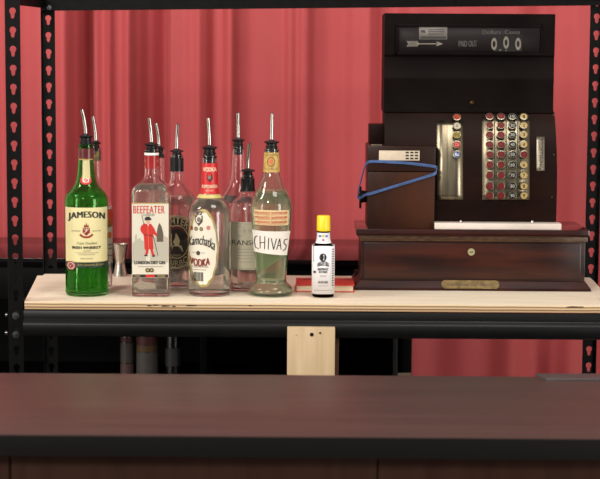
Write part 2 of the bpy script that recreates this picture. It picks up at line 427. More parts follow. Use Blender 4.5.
# --- bourbon
b = Bottle('bourbon_bottle', 'round-shouldered clear bourbon bottle with a round dark brown ring label', 'bottle', 177, 289,
  [(289,19),(287,21.4),(270,21.8),(215,21.8),(208,21.4),(202,19.8),(196.5,16.4),(191,11.4),(188,9),(184,7.2),(176,6.3),(159,6.2),(157.5,6.2)], CLEAR)
b.fill(196, glass('faint_spirit', (1,.99,.96,1), .05, srgb(250,236,205), .08, ior=1.34))
b.pourer(151, 157.5, 7.0, 178, 124)
b.sleeve('neck_sleeve', RUB, 158, 171.5, off=.0012)
a = Art(); a.disc(177, 242, 18.3, 26.8, 0, 40, rings=6)
o = a.build('front_label', [mat('label_dark_brown', srgb(44,36,30), .5)], b.root, b.wrap(21.2, .0006))
a = Art(); TAN = mat('label_tan', srgb(196,176,138), .5)
a.disc(177, 242, 18.3, 26.8, 0, 40, inner=.94, rings=1); a.disc(177, 242, 11.6, 17, 0, 40, inner=.93, rings=1)
a.ringtext("MICHTER'S", 177, 242, 14.8, 21.6, 7.4, 172, 22, 0, bold=.02)
a.ringtext('BOURBON', 177, 242, 14.8, 21.6, 6.4, 206, 334, 0, bold=.02, inward=True)
a.ringtext('SMALL BATCH', 177, 242, 10.4, 14.8, 2.6, 155, 40, 1, bold=.02)
a.poly([(171,252),(183,252),(181.4,246),(178.8,245),(180,241),(178,236.5),(176,233),(175.4,238),(173.4,242),(175,245.4),(172.6,246)], 0)
a.text('WHISKEY', 173, 181, 254.4, 256.6, 0); a.rect(186.3,189.4,238,240.4,1,2,1)
a.build('lettering', [TAN, mat('label_rust', srgb(160,70,48), .5)], o, b.wrap(21.2, .0010))
# fix: the lower arc must read left to right

# --- Kamchatka vodka
b = Bottle('vodka_bottle', 'clear vodka bottle with red neck label and scalloped oval KAMCHATKA label', 'bottle', 209.5, 297,
  [(297,19),(295.5,21.2),(292,21.8),(280,21.7),(225,21.7),(216,21.8),(211,21),(206.5,18.4),(202,14.2),(198,10.8),(195,9),(190,8.2),(178,8),(163,7.4),(160,7.2),(158.4,7.2)], CLEAR)
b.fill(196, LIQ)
b.pourer(147.5, 158.4, 7.8, 208.2, 118)
b.sleeve('neck_label_paper', mat('vodka_red', srgb(196,30,34), .4), 163, 193.5)
a = Art(); a.text('VODKA', 203.4, 216, 167.6, 171.8, 0, bold=.06); a.poly([(207,174),(212,174),(212.4,179),(209.6,182),(206.8,179)], 1); a.disc(209.6, 177.6, 1.5, 2, 2)
a.text('KAMCHATKA', 203, 216.4, 185, 188.4, 0, bold=.05); a.text('80 PROOF', 206.6, 212.6, 190, 191.6, 0)
a.build('neck_lettering', [mat('neck_print_cream', srgb(232,200,170), .5), INK, GREYINK], b.root, b.wrap(7.8, .0010))
b.sleeve('neck_gold_band', mat('band_gold', srgb(196,178,110), .4), 194, 197.6)
KW = b.wrap(21.7, .0006); lw = b.wrap(21.7, .0010)
a = Art(); a.disc(203.2, 248.6, 15.2, 39.2, 0, 56, rings=8)
o = a.build('front_label', [mat('oval_gold', srgb(158,140,84), .4, noise=.2, scale=60)], b.root, KW)
a = Art(); a.disc(203.2, 249, 13.2, 36.2, 0, 84, rings=6, wob=.018)
q = a.build('label_centre', [mat('oval_cream', srgb(222,214,196), .55)], b.root, b.wrap(21.7, .0009))
a = Art()
a.poly([(195.6,216),(203,216),(203,222),(199.3,226.6),(195.6,222)], 2); a.poly([(196.2,211.8),(202.6,211.8),(201.8,215.4),(197,215.4)], 2); a.disc(199.3, 220, 1.9, 2.5, 3)
a.rect(191.6,193.4,227,231,1,1,1); a.disc(196.6,229.4,1.7,2,2); a.disc(201.6,229.4,1.7,2,2); a.disc(196.6,229.4,.9,1.1,4); a.disc(201.6,229.4,.9,1.1,4); a.disc(208.4,228,1.9,2.2,5)
a.text('Kamchatka', 189.4, 215, 240, 249.4, 0, bold=.03, arch=4.2, tilt=3, slant=.15)
a.disc(198.6, 253.6, 2, 2.2, 2); a.rect(192.6,195.6,253,253.5,3,1,1); a.rect(201.6,205,253,253.5,3,1,1)
a.text('VODKA', 190.8, 209.6, 257.4, 265, 1, bold=.07, arch=-2)
a.text('DISTILLED FROM GRAIN', 191.6, 208.4, 266.4, 268.2, 3); a.rect(192.4,206.6,270,270.5,3,3,1)
for k in range(9): a.rect(193.4+k*1.15, 193.4+k*1.15+(.7 if k%3 else .45), 272.6, 281.6, 0, 1, 1)
a.build('lettering', [INK, DRED, mat('crest_dark', srgb(60,50,46), .5), GREYINK, GOLD, mat('crest_pink', srgb(196,120,110), .5)], q, b.wrap(21.7, .0013))

# --- tall bottle behind
b = Bottle('spirit_bottle', 'tall long-necked clear bottle behind the KAMCHATKA and CHIVAS bottles', 'bottle', 238, 283,
  [(283,19),(281,20.6),(240,20.8),(212,20.8),(206,20.4),(201,19),(196,15.5),(190,11.4),(184,8.4),(175,7.2),(158,6.4),(152,6),(149.5,6)], CLEAR)
b.fill(197, LIQA)
b.pourer(140, 149.5, 6.6, 237.6, 113)
a = Art(); a.rect(224,252,196,203,0,14,2); a.build('shoulder_label', [mat('shoulder_brown', srgb(48,26,20), .5)], b.root, b.wrap(18, .0006))

# --- RANSOM
b = Bottle('spirit_bottle', 'shorter clear bottle with black neck sleeve and cream label reading RANSOM', 'bottle', 247.5, 292,
  [(292,17),(290,18.8),(275,19.2),(225,19.2),(212,18.8),(206,16.8),(202,13),(198,9),(194,7),(188,6.2),(179,6.2),(178,6.2)], CLEAR)
b.fill(268, LIQA)
b.pourer(170.5, 178, 7.2, 249.5, 143)
b.sleeve('neck_sleeve', RUB, 178.6, 191.4, off=.0013)
a = Art(); a.rect(230.4, 265.4, 222.4, 270, 0, 18, 6)
o = a.build('front_label', [mat('ransom_cream', srgb(206,198,174), .6)], b.root, b.wrap(19.2, .0006))
a = Art(); a.text('RANSOM', 232.4, 263.6, 240.6, 245.4, 0, bold=.02); a.disc(240, 231.6, 5, 5.4, 1, inner=.92, rings=1); a.text('Old Tom', 241,253, 229.5, 232.6, 1, slant=.3)
for k, (u, v) in enumerate(((238,257),(236,258),(236,259),(234.6,259),(240,256))): a.rect(u, v, 249.2+k*3.2, 249.7+k*3.2, 1, 6, 1)
for (x0_,x1_,y_) in ((230.8,265,224),(230.8,265,268.4)): a.rect(x0_,x1_,y_,y_+.4,1,14,1)
a.build('lettering', [mat('ransom_ink', srgb(60,66,60), .5), mat('ransom_grey', srgb(160,156,138), .5)], o, b.wrap(19.2, .0010))

# --- CHIVAS taped bottle
b = Bottle('spirit_bottle', 'pale green bottle with flared foot and white tape hand-lettered CHIVAS', 'bottle', 271, 297.5,
  [(297.5,18),(296,21.4),(293.5,22.2),(290,21.4),(287.4,19),(285,16),(282.6,15.2),(278,15.4),(265,16.6),(245,18.4),(225,20.2),(213,21),(206,20.6),(200,18.8),(194,15.4),(188,12.6),(181,9.8),(174,7.8),(160,7.4),(153,7),(151.4,7)], CLEARC)
b.fill(190, LIQP)
b.pourer(142, 151.4, 7.6, 271.4, 113.5)
b.sleeve('neck_band', mat('neck_band_gold', srgb(190,160,84), .45, noise=.2, scale=120), 152.5, 172)
a = Art(); a.disc(270.6, 162, 3.8, 5, 0, inner=.75, rings=1); a.text('GRAPPA', 264.4, 277, 154, 156.6, 0); a.text('RISERVA', 264.4, 277, 168, 170.4, 0); a.disc(270.6,162,2,2.8,1)
a.build('neck_lettering', [mat('neck_brown', srgb(130,86,44), .5), mat('neck_orange', srgb(200,110,60), .5)], b.root, b.wrap(7.4, .0010))
a = Art(); a.rect(255.4, 287, 210.5, 225.6, 0, 18, 3, tilt=.6)
o = a.build('upper_label', [mat('upper_tan', srgb(214,196,150), .5, noise=.08, scale=40)], b.root, b.wrap(19.5, .0005))
a = Art()
for k in range(3):
    a.text('MONTEZ SUPERIOR', 256.4, 285.6, 212+k*4.6, 214.4+k*4.6, 0, bold=.06); a.rect(258, 284, 215+k*4.6, 215.4+k*4.6, 0, 8, 1)
a.build('lettering', [mat('upper_red', srgb(196,90,50), .5)], o, b.wrap(19.5, .0009))
a = Art(); a.quadgrid([(253.4,231),(288.6,232),(287.6,256.4),(253.2,252.8)], 0, 20, 6)
o = a.build('tape_label', [mat('masking_tape', srgb(232,224,214), .7, noise=.02, scale=20)], b.root, b.wrap(18.6, .0008))
a = Art()
for st in ([(258,236.5),(255.6,238),(254.6,243),(255.4,248.4),(258.6,249.6)], [(260.4,236.4),(260,249)], [(265,236.6),(264.4,249.4)], [(260.2,243.4),(264.8,242.6)],
           [(268.6,238),(268,249.6)], [(271,238.4),(273.4,249.8),(276,238.8)], [(276.4,250),(279,239),(280.8,250)], [(277.2,246),(280.6,245.6)], [(286.6,240),(283.6,240.4),(283.2,244),(286,246.4),(285,250.4),(282.4,251)]):
    a.line(st, .85, 0)
a.build('handwriting', [INK], o, b.wrap(18.6, .0012))
# back label seen through the glass
a = Art(); a.quadgrid([(258,254),(286,252),(285,276),(279,276)], 0, 12, 6)
a.build('back_label', [mat('back_label_pale', srgb(196,204,160), .6)], b.root, b.wrap(18.4, -.0036, turn=PI))

# --- bitters
BG = glass('brown_bitters_glass', (.10,.04,.02,1), .2, srgb(22,12,10), .6)
b = Bottle('bitters_bottle', 'small bitters bottle with yellow cap and oversized white paper label', 'bottle', 323, 298,
  [(298,10),(296.5,11),(255,11),(249,10.4),(244.5,7.8),(241,6.5),(230,6.0),(219,5.0)], BG)
bm = bmesh.new(); z0, z1 = b.z(231), b.z(215.6); k = b.s
n = 48
rings = [(6.7*k, z0), (6.8*k, z0+.001), (6.7*k, z0+.006), (6.5*k, z1-.002), (6.1*k, z1-.0004), (5.5*k, z1)]
vv = [[bm.verts.new(((r*(1+(.025 if (i%2 and 0<j<4) else 0)))*math.cos(2*PI*i/n), (r*(1+(.025 if (i%2 and 0<j<4) else 0)))*math.sin(2*PI*i/n), z)) for i in range(n)] for j, (r, z) in enumerate(rings)]
for A_, B_ in zip(vv, vv[1:]):
    for i in range(n): bm.faces.new((A_[i], A_[(i+1)%n], B_[(i+1)%n], B_[i]))
bm.faces.new(vv[-1]); bm.faces.new(vv[0][::-1])
fin(bm, 'cap', mat('yellow_plastic', srgb(236,206,34), .35), b.root, True)
b.sleeve('neck_label', mat('bitters_paper', srgb(222,220,222), .6), 232.6, 243, off=.0006)
a = Art(); a.disc(319.6,236.4,1.3,1.2,0); a.disc(322.6,236.2,1.5,1.4,1); a.disc(326,236.4,1.3,1.2,0); a.disc(322.8,240.2,1.1,1,2)
a.build('neck_print', [mat('print_blue', srgb(90,110,170), .5), mat('print_yellow', srgb(200,190,120), .5), RED], b.root, b.wrap(6.6, .001))
bm = bmesh.new(); zt, zl = b.z(246.4, 11*k), b.z(294.4, 11*k); rr = 11.1*k+.0007
nn = 40; lo, hi, lo2, hi2 = [], [], [], []
for i in range(nn):
    a_ = 2*PI*i/nn
    c_, s_ = math.cos(a_), math.sin(a_); e = 2/3.2
    x_, y_ = rr*math.copysign(abs(c_)**e, c_), rr*math.copysign(abs(s_)**e, s_)
    lo.append(bm.verts.new((x_, y_, zl))); hi.append(bm.verts.new((x_, y_, zt+.0004*math.sin(a_*3))))
for i in range(nn): bm.faces.new((lo[i], lo[(i+1)%nn], hi[(i+1)%nn], hi[i]))
o = fin(bm, 'paper_wrapper', mat('bitters_paper', srgb(222,220,222), .6), b.root, True)
sol = o.modifiers.new('s', 'SOLIDIFY'); sol.thickness = .0003; sol.offset = -1
a = Art()
a.disc(322.6,257.6,3.6,4,0,inner=.72,rings=1); a.disc(321.8,257.6,1.6,2.8,0); a.rect(324,325.4,255,260,0,1,1)
a.text('ANGOSTURA', 317, 328.6, 263, 267.4, 0, bold=.08, arch=1.6); a.text('AROMATIC', 317.2, 328.2, 268.2, 270.6, 0, bold=.05); a.text('BITTERS', 318.8, 327, 271.2, 273.2, 0, bold=.05)
a.text('200 ML', 320, 326, 275.6, 277, 1); a.text('44.7% VOL', 318, 328, 281.4, 283.6, 0, bold=.03); a.rect(318,328,286,286.3,1,1,1); a.rect(314,333,290.4,290.7,1,1,1)
for k_ in range(16): a.rect(332, 333.4, 248.6+k_*2.4, 250+k_*2.4, 0, 1, 1)
a.rect(312.8,313.4,246,262,1,1,1); a.rect(313,315.4,271,273,0,1,1)
a.build('lettering', [INK, GREYINK], o, lambda px, py: Vector(((px-b.cx)*b.s*.985, -rr-.0004, b.z(py, 11*b.s))))

# ------------------------------------------------------------------ jigger
p0 = Zp(119.6, 276.5, 1.0); Yj = p0.y+.012; sj = mpp(p0)
zj = lambda y: P(119.6, y, Yj).z-1.0
jg = thing('jigger', 'brushed steel double-ended cocktail jigger beside the green JAMESON bottle', 'jigger', (p0.x, Yj, 1.0005))
def cone(name, zA, rA, zB, rB, openA):
    bm = bmesh.new(); t = .0008
    pr = [(rB-t if False else rB, zB), (rA, zA), (rA-t*1.2, zA), (rB-t*1.2, zB+(.001 if zA > zB else -.001))]
    loft(bm, [(r, z, 2) for r, z in pr], n=40)
    return fin(bm, name, BRUSH, jg, True)
zw = zj(263); cone('upper_cup', zj(244), 8.1*sj, zw, 4.5*sj, True); cone('lower_cup', 0.0, 7.2*sj, zw, 4.5*sj, False)
bm = bmesh.new(); loft(bm, [(4.4*sj, zw-.003, 2), (5.1*sj, zw-.002, 2), (5.1*sj, zw+.002, 2), (4.4*sj, zw+.003, 2)], n=32)
fin(bm, 'waist_ring', BRUSH, jg, True)

# ------------------------------------------------------------------ book
fl, fr = Zp(295.5, 292.2, 1.0), Zp(354.5, 292.8, 1.0)
bk = thing('red_book', 'small red hardback book lying flat behind the bitters bottle', 'book', (fl.x, fl.y, 1.0005))
bw, bd, bh = fr.x-fl.x, .118, .0155
RC = mat('red_book_cloth', srgb(196,56,44), .55, noise=.06, scale=90)
bmx = bmesh.new(); box(bmx, 0, bw, 0, bd, 0, .0018, .0004); fin(bmx, 'back_cover', RC, bk, True)
bmx = bmesh.new(); box(bmx, 0, bw, 0, bd, bh-.0018, bh, .0004); fin(bmx, 'front_cover', RC, bk, True)
bmx = bmesh.new(); box(bmx, 0, .002, 0, bd, .001, bh-.001, .0005); fin(bmx, 'spine', RC, bk, True)
bmx = bmesh.new(); box(bmx, .002, bw-.003, .003, bd-.003, .0018, bh-.0018)
fin(bmx, 'pages', mat('book_pages', srgb(216,196,166), .8, noise=.12, scale=60, stretch=(.3,.3,30)), bk)
bmx = bmesh.new(); box(bmx, .016, .036, .085, .092, bh, bh+.0004); fin(bmx, 'title_stamp', DRED, bk)

# ------------------------------------------------------------------ cash register
YB = .2
reg0 = Zp(470, 291, 1.0); YB = reg0.y
Zr = lambda y, Y=YB: P(470, y, Y).z
Xr = lambda x, Y=YB, y=260: P(x, y, Y).x
rg = thing('cash_register', 'antique dark wood cash register with round keys and an amount window on top', 'cash register', (Xr(472), YB+.1, 1.0005))
def lc(v): return Vector(v)-Vector((Xr(472), YB+.1, 1.0005))
W1 = mat('register_mahogany', srgb(52,22,14), .36, col2=srgb(28,12,9), scale=7, stretch=(1,6,9), coat=.1, detail=7, spec=.25)
W2 = mat('register_body_wood', srgb(31,15,10), .45, col2=srgb(19,9,7), scale=5, stretch=(1,3,3), spec=.07)
W3 = mat('register_drawer_wood', srgb(62,26,15), .32, col2=srgb(32,12,9), scale=6, stretch=(1,5,8), coat=.12, detail=8, bump=.05, spec=.3)
W4 = mat('register_plinth_wood', srgb(56,26,22), .38, col2=srgb(36,15,13), scale=9, stretch=(1,4,4), spec=.15)
W5 = mat('register_box_dark', srgb(14,8,7), .5, noise=.2, scale=8, spec=.06)
GILT = mat('worn_brass', srgb(98,80,48), .45, .7, noise=.3, scale=80)
NICK = mat('nickel_plate', srgb(132,122,102), .34, 1, noise=.28, scale=14, stretch=(5,1,.6))
def rb(name, m, x0, x1, z0, z1, y0, y1, bev=.002, parent=None):
    o = Vector((Xr(472), YB+.1, 1.0005)); bm = bmesh.new()
    box(bm, x0-o.x, x1-o.x, y0-o.y, y1-o.y, z0-o.z, z1-o.z, bev)
    return fin(bm, name, m, parent or rg, True)
def prism(name, m, prof, x0, x1, bev=0, parent=None):
    """closed (Y,Z) profile swept along X"""
    o = Vector((Xr(472), YB+.1, 1.0005)); bm = bmesh.new()
    A_ = [bm.verts.new((x0-o.x, y-o.y, z-o.z)) for y, z in prof]; B_ = [bm.verts.new((x1-o.x, y-o.y, z-o.z)) for y, z in prof]
    for i in range(len(prof)):
        j = (i+1)%len(prof); bm.faces.new((A_[i], A_[j], B_[j], B_[i]))
    bm.faces.new(A_[::-1]); bm.faces.new(B_)
    if bev: bmesh.ops.bevel(bm, geom=[e for e in bm.edges], offset=bev, segments=2, affect='EDGES', clamp_overlap=True)
    return fin(bm, name, m, parent or rg, True)
ZT = Zr(229.5, YB+.004)             # top of the base slab
yback = YB+.205
# plinth, flared
zpl = Zr(281.5)
o = Vector((Xr(472), YB+.1, 1.0005)); bm = bmesh.new()
def frust(bm, a, b_):
    (x0,x1,y0,y1,z0),(u0,u1,v0,v1,z1) = a, b_
    vs = [bm.verts.new(Vector(q)-o) for q in ((x0,y0,z0),(x1,y0,z0),(x1,y1,z0),(x0,y1,z0),(u0,v0,z1),(u1,v0,z1),(u1,v1,z1),(u0,v1,z1))]
    for f in ((0,3,2,1),(4,5,6,7),(0,1,5,4),(1,2,6,5),(2,3,7,6),(3,0,4,7)): bm.faces.new([vs[i] for i in f])
frust(bm, (Xr(354),Xr(592),YB,yback+.004,1.001), (Xr(354.5),Xr(591.5),YB+.001,yback+.003,1.006))
frust(bm, (Xr(354.5),Xr(591.5),YB+.001,yback+.003,1.006), (Xr(361),Xr(586.5),YB+.013,yback,zpl))
fin(bm, 'plinth', W4, rg, False)
rb('drawer_case', W1, Xr(361), Xr(586), zpl, Zr(236.5), YB+.013, yback, .0015)
dr = rb('drawer', W3, Xr(364), Xr(581.5), Zr(279.5), Zr(243.5), YB+.009, YB+.1, .002)
rb('gilt_molding', mat('molding_gilt', srgb(74,50,30), .38, .2, noise=.4, scale=60, stretch=(1,4,4)), Xr(359), Xr(588), Zr(242), Zr(236.6), YB+.008, yback, .0018)
rb('base_top', mat('register_top_wood', srgb(52,22,17), .16, col2=srgb(38,15,12), scale=6, stretch=(1,5,5), coat=.5), Xr(356.2), Xr(589), Zr(236.6), ZT, YB+.003, yback, .0018)
bm = bmesh.new(); ok = lc((Xr(471.5), YB+.009, Zr(252.4))); cyl(bm, ok+Vector((0,-.003,0)), .0075, .0082, .004, 'y', 24); fin(bm, 'lock', mat('lock_brass', srgb(190,180,140), .4, .7), dr, True)
bm = bmesh.new(); box(bm, ok.x-.004, ok.x+.004, ok.y-.0036, ok.y-.003, ok.z-.0008, ok.z+.0008); fin(bm, 'keyhole', INK, dr)
# brass plate on the flared plinth
pa, pb = Vector((Xr(442), YB-.0012, Zr(289.8))), Vector((Xr(500), YB+.0105, Zr(282)))
def onpl(px, py, off=0):
    t = (Zr(py)-1.006)/(zpl-1.006); return lc((Xr(px), YB+.001+.012*max(0, t)-.001-off, Zr(py)))
a = Art(); pts = [(445,279.8+1.4),(497,281.2),(499.6,282.4),(500.4,284.9),(499.6,287.6),(497,289),(445,289),(442.6,287.6),(441.8,284.9),(442.6,282.4)]
a.poly(pts); o2 = a.build('brass_nameplate', [GILT], rg, lambda x, y: onpl(x, y, .0005), False)
sol = o2.modifiers.new('s', 'SOLIDIFY'); sol.thickness = .0012
a = Art(); a.text('The National Cash Register', 448, 494, 283.2, 287, 0, slant=.2)
a.build('engraving', [mat('brass_dark', srgb(60,46,26), .5)], o2, lambda x, y: onpl(x, y, .0022), False)
# body with the curved front
YF = YB+.042
zb0 = ZT-.0003; zt0 = Zr(111.5, YF+.06); zc0 = Zr(192, YF)
Rc = (zt0-zc0)/math.sin(math.radians(42))
def front(z):
    if z <= zc0: return YF+.004*((zc0-z)/(zc0-zb0))**2, 0.0
    t = math.asin(min(1, (z-zc0)/Rc)); return YF+Rc*(1-math.cos(t)), t
prof = [(front(zb0+(zc0-zb0)*k/5)[0], zb0+(zc0-zb0)*k/5) for k in range(5)]
prof += [(front(zc0+(zt0-zc0)*k/14)[0], zc0+(zt0-zc0)*k/14) for k in range(15)]
prof += [(yback-.006, zt0), (yback-.006, zb0)]
XL, XR = P(384.5, 130, YF+.03).x, P(557.6, 160, YF).x
prism('body', W2, prof, XL, XR)
def onb(px, py, off=0):
    z = P(px, py, YF).z
    for _ in range(8): Yp, t = front(z); z = P(px, py, Yp).z
    n = Vector((0, -math.cos(t), math.sin(t))); return P(px, py, Yp)+n*off, n
def bmap(off): return lambda x, y: lc(onb(x, y, off)[0])
# nickel panels
def panel(name, x0, x1, y0, y1, m, nx=4, ny=16, off=.0015):
    a = Art(); a.rect(x0, x1, y0, y1, 0, nx, ny); q = a.build(name, [m], rg, bmap(off)); s_ = q.modifiers.new('s', 'SOLIDIFY'); s_.thickness = .0014; s_.offset = 0
    return q
pn1 = panel('function_key_plate', 436.6, 463, 121.2, 199.6, NICK); pn2 = panel('amount_key_plate', 482, 529.4, 117, 199.6, NICK)
a = Art(); a.rect(455.6, 456.4, 122, 199, 0, 1, 12); a.rect(447,447.3,122,199,0,1,12); a.build('slot_line', [INK], pn1, bmap(.0026))
a = Art()
for xx in (494.6, 506, 517.6): a.rect(xx-.5, xx+.5, 117.4, 199, 0, 1, 12)
a.build('slot_line', [mat('slot_dark', srgb(58,52,44), .5, .5)], pn2, bmap(.0026))  # dark guide-slot lines between the key columns
KR = mat('key_ring_nickel', srgb(138,132,116), .3, 1); KC = {}
kcol = dict(red=srgb(104,20,19), black=srgb(26,28,26), cream=srgb(176,150,94), orange=srgb(156,54,24), white=srgb(176,166,146), olive=srgb(140,120,40), pink=srgb(150,44,38), blue=srgb(76,84,116))
knum = dict(red=srgb(90,14,14), black=srgb(150,150,140), cream=srgb(50,36,20), orange=srgb(120,24,12), white=srgb(30,26,26), olive=srgb(80,66,20), pink=srgb(220,120,110), blue=srgb(200,205,220))
def key(px, py, col, num):
    c, n = onb(px, py, .0)
    up = Vector((0, n.z, -n.y)) if False else Vector((0, math.sin(math.acos(max(-1,min(1,-n.y)))), math.cos(math.acos(max(-1,min(1,-n.y))))))
    rt = Vector((1,0,0)); r = .0092
    c = lc(c); bm = bmesh.new()
    def ringv(rad, h, m_=24): return [bm.verts.new(c+rt*rad*math.cos(2*PI*i/m_)+up*rad*math.sin(2*PI*i/m_)+n*h) for i in range(m_)]
    seq = [(.0042,.0016,0),(.0042,.0075,0),(r*.98,.0078,0),(r,.0092,0),(r*.96,.0104,0),(r*.82,.0106,0),(r*.78,.0098,0),(0.001,.0099,1)]
    rs = [ringv(a_, h) for a_, h, _ in seq]
    for k in range(len(rs)-1):
        for i in range(24):
            f = bm.faces.new((rs[k][i], rs[k][(i+1)%24], rs[k+1][(i+1)%24], rs[k+1][i])); f.material_index = 1 if k == 6 else 0
    bm.faces.new(rs[-1]).material_index = 1
    if num:
        vs, fs = glyphs(num, .02); w = .0062 if len(num) == 1 else .0092
        if len(num) == 1: w = .0048
        vv = [bm.verts.new(c+rt*(u-.5)*w+up*(v-.5)*.0075+n*.0103) for u, v in vs]
        for f in fs:
            try: bm.faces.new([vv[i] for i in f]).material_index = 2
            except ValueError: pass
    q = fin(bm, 'key', [KR, mat('key_'+col, kcol[col], .5, spec=.2), mat('keynum_'+col, knum[col], .5)], rg, True, recalc=False)
    q['label'] = col+' round key' + (' marked '+num if num else '')
for (y, col, num) in ((119.6,'orange','No'),(128,'white','O'),(136.8,'olive','Pd'),(146.2,'pink','Ch'),(155.6,'blue','Rc')): key(456.6, y, col, num)
rows = (119,127.6,136.6,146,155.6,165.6,175.6,186,195.2)
for i, y in enumerate(rows):
    key(489.2, y, 'red', str(i+1)+'0'); key(500.6, y, 'red', str(i+1)); key(512, y, 'black', str(i+1)+'0')
    key(523.4, y, 'red' if i == 4 else 'cream', str(i+1))
# vertical plate
pn3 = panel('side_plate', 536.4, 544.4, 137.2, 171, mat('side_plate_nickel', srgb(150,140,124), .4, .8), 2, 10, .0022)
vs, fs = glyphs('REGISTERING', .02)
a = Art(); a.add([(538.2+v*4.6, 139.2+u*30) if False else (542.8-(1-v)*4.4, 139.4+u*29.6) for u, v in vs], fs, 0)
a.build('lettering', [INK], pn3, bmap(.0032))
for (sx, sy) in ((553.6,115),(553.8,154.6),(552,197)):
    c, n = onb(sx, sy); bm = bmesh.new(); cyl(bm, lc(c)+Vector((0,-.0012,0)), .0016, .0018, .0022, 'y', 12); fin(bm, 'screw', GILT, rg, True)
# top indicator box
YT = front(zt0)[0]-.006
zx0, zx1 = zt0-.002, P(470, 13.6, YT).z
bx0, bx1 = P(384.4, 60, YT).x, P(554.4, 60, YT).x
zz = lambda y: P(470, y, YT).z
dep = .15
tb = prism('indicator_box', W5, [(YT, zx0), (YT, zx0+.006), (YT+.004, zx0+.010), (YT+.004, zz(84)), (YT+.001, zz(80)), (YT+.001, zz(77)), (YT+.004, zz(74)), (YT+.004, zz(57)), (YT, zz(55)), (YT, zx1-.003), (YT+.003, zx1), (YT+dep, zx1), (YT+dep, zx0)], bx0, bx1)
def ontop(off, dy=0): return lambda x, y: lc((P(x, y, YT).x, YT-off+dy, P(x, y, YT).z))
fw = .0016
GW = mat('window_backing', srgb(36,31,32), .5, noise=.1, scale=6, spec=.1)
a = Art(); a.rect(397.6, 540, 26.6, 52.6, 0, 4, 2); wn = a.build('indicator_window', [GW], rg, ontop(.0008))
wn.modifiers.new('s', 'SOLIDIFY').thickness = .0012
for q, (x0, x1, y0, y1) in enumerate(((395.6,542,24.6,26.6),(395.6,542,52.6,54.6),(395.6,397.6,24.6,54.6),(540,542,24.6,54.6))):
    bm = bmesh.new(); A_, B_ = P(x0, y1, YT), P(x1, y0, YT); A_, B_ = lc(A_), lc(B_)
    box(bm, min(A_.x,B_.x), max(A_.x,B_.x), A_.y-.004, A_.y+.0005, min(A_.z,B_.z), max(A_.z,B_.z), .0007); fin(bm, 'window_frame', W5, rg, True)
TX = mat('indicator_text', srgb(122,114,104), .6); TD = mat('indicator_dim', srgb(72,66,64), .6)
a = Art(); a.text('Dollars  Cents', 482.4, 519.6, 30, 34.2, 1, bold=.03)
a.rect(494, 522, 35.4, 51.4, 2, 1, 1)
a.text('PAID OUT', 458.6, 477, 40.6, 46.6, 1, bold=.05)
for cx_, cy_ in ((494,44),(506,42.6),(518,44)):
    a.disc(cx_, cy_, 2.9, 6.2, 0, 28, inner=.5, rings=1)
a.disc(500.2,50,.8,.8,0,12); a.disc(506,50.6,.7,.5,0,12)
a.line([(416,43.8),(437,43.8)], 1.0, 0); a.poly([(443,43.8),(436,41.2),(437.6,43.8),(436,46.4)], 0)
for k in range(5):
    a.line([(407+k*2.3,41),(409.4+k*2.3,43.8)], 1.1, 0); a.line([(407+k*2.3,46.6),(409.4+k*2.3,43.8)], 1.1, 0)
a.build('lettering', [TX, TD, mat('numeral_slot', srgb(22,19,19), .4)], wn, ontop(.0016 + .0006))
a = Art(); a.rect(419, 447.2, 27, 39.6, 0, 1, 1); st = a.build('paper_sticker', [mat('sticker_grey', srgb(112,106,102), .6)], rg, ontop(.0020)); st.modifiers.new('s', 'SOLIDIFY').thickness = .0003
a = Art(); a.text('MS', 421, 425, 30, 33, 0, bold=.06)
for k in range(4): a.rect(428, 444, 29.4+k*1.7, 30+k*1.7, 0, 1, 1)
a.rect(420.6, 445.6, 36.4, 38.6, 0, 1, 1); a.build('sticker_print', [mat('sticker_ink', srgb(48,44,42), .6)], st, ontop(.0026))
kp = lc(P(472.4, 103, YT)); bm = bmesh.new(); loft(bm, [(.0045,0,2),(.005,.001,2),(.003,.003,2),(.0035,.006,2),(.002,.008,2)], n=20)
bmesh.ops.rotate(bm, verts=bm.verts, matrix=Matrix.Rotation(PI/2, 3, 'X')); bmesh.ops.translate(bm, verts=bm.verts, vec=kp+Vector((0,.004,0)))
fin(bm, 'knob', mat('knob_brass', srgb(92,66,36), .35, .8), rg, True)
# receipt printer block on the left
YP = YB+.018
px0, px1 = P(367.6, 190, YP).x, P(434.6, 190, YP).x
zp = lambda y: P(400, y, YP).z
rb('printer_block', mat('printer_wood', srgb(62,33,19), .38, col2=srgb(38,20,14), scale=6, stretch=(2,3,.7), spec=.2), px0, px1, ZT-.0003, zp(172), YP, yback-.03, .0018)
rb('printer_lid', mat('lid_wood', srgb(38,20,14), .35, noise=.15, scale=8, spec=.25), px0-.0008, px1+.0008, zp(171.4), zp(146), YP-.001, yback-.03, .0018)
wq = rb('receipt_window', mat('receipt_paper', srgb(196,180,158), .6, noise=.1, scale=20), P(379,150,YP).x, P(419.6,150,YP).x, zp(160.4), zp(150.6), YP-.0022, YP+.002, .0003)
a = Art()
for i in range(3):
    for j in range(3): a.rect(405.6+i*4.6, 408.8+i*4.6, 151.6+j*3, 153.2+j*3, 0, 1, 1)
a.build('grille', [INK], wq, lambda x, y: lc((P(x,y,YP).x, YP-.0026, P(x,y,YP).z)))
rb('upper_left_step', W2, P(369.4,130,YF+.05).x, XL+.004, zp(146)-.0005, P(375,124.6,YF+.05).z, YF+.05, yback-.03, .0015)
rb('lid_hinge', mat('hinge_nickel', srgb(120,108,96), .4, .8), P(371,146,YP+.004).x, P(382,146,YP+.004).x, zp(146), zp(144.6), YP+.003, YP+.009, .0003)
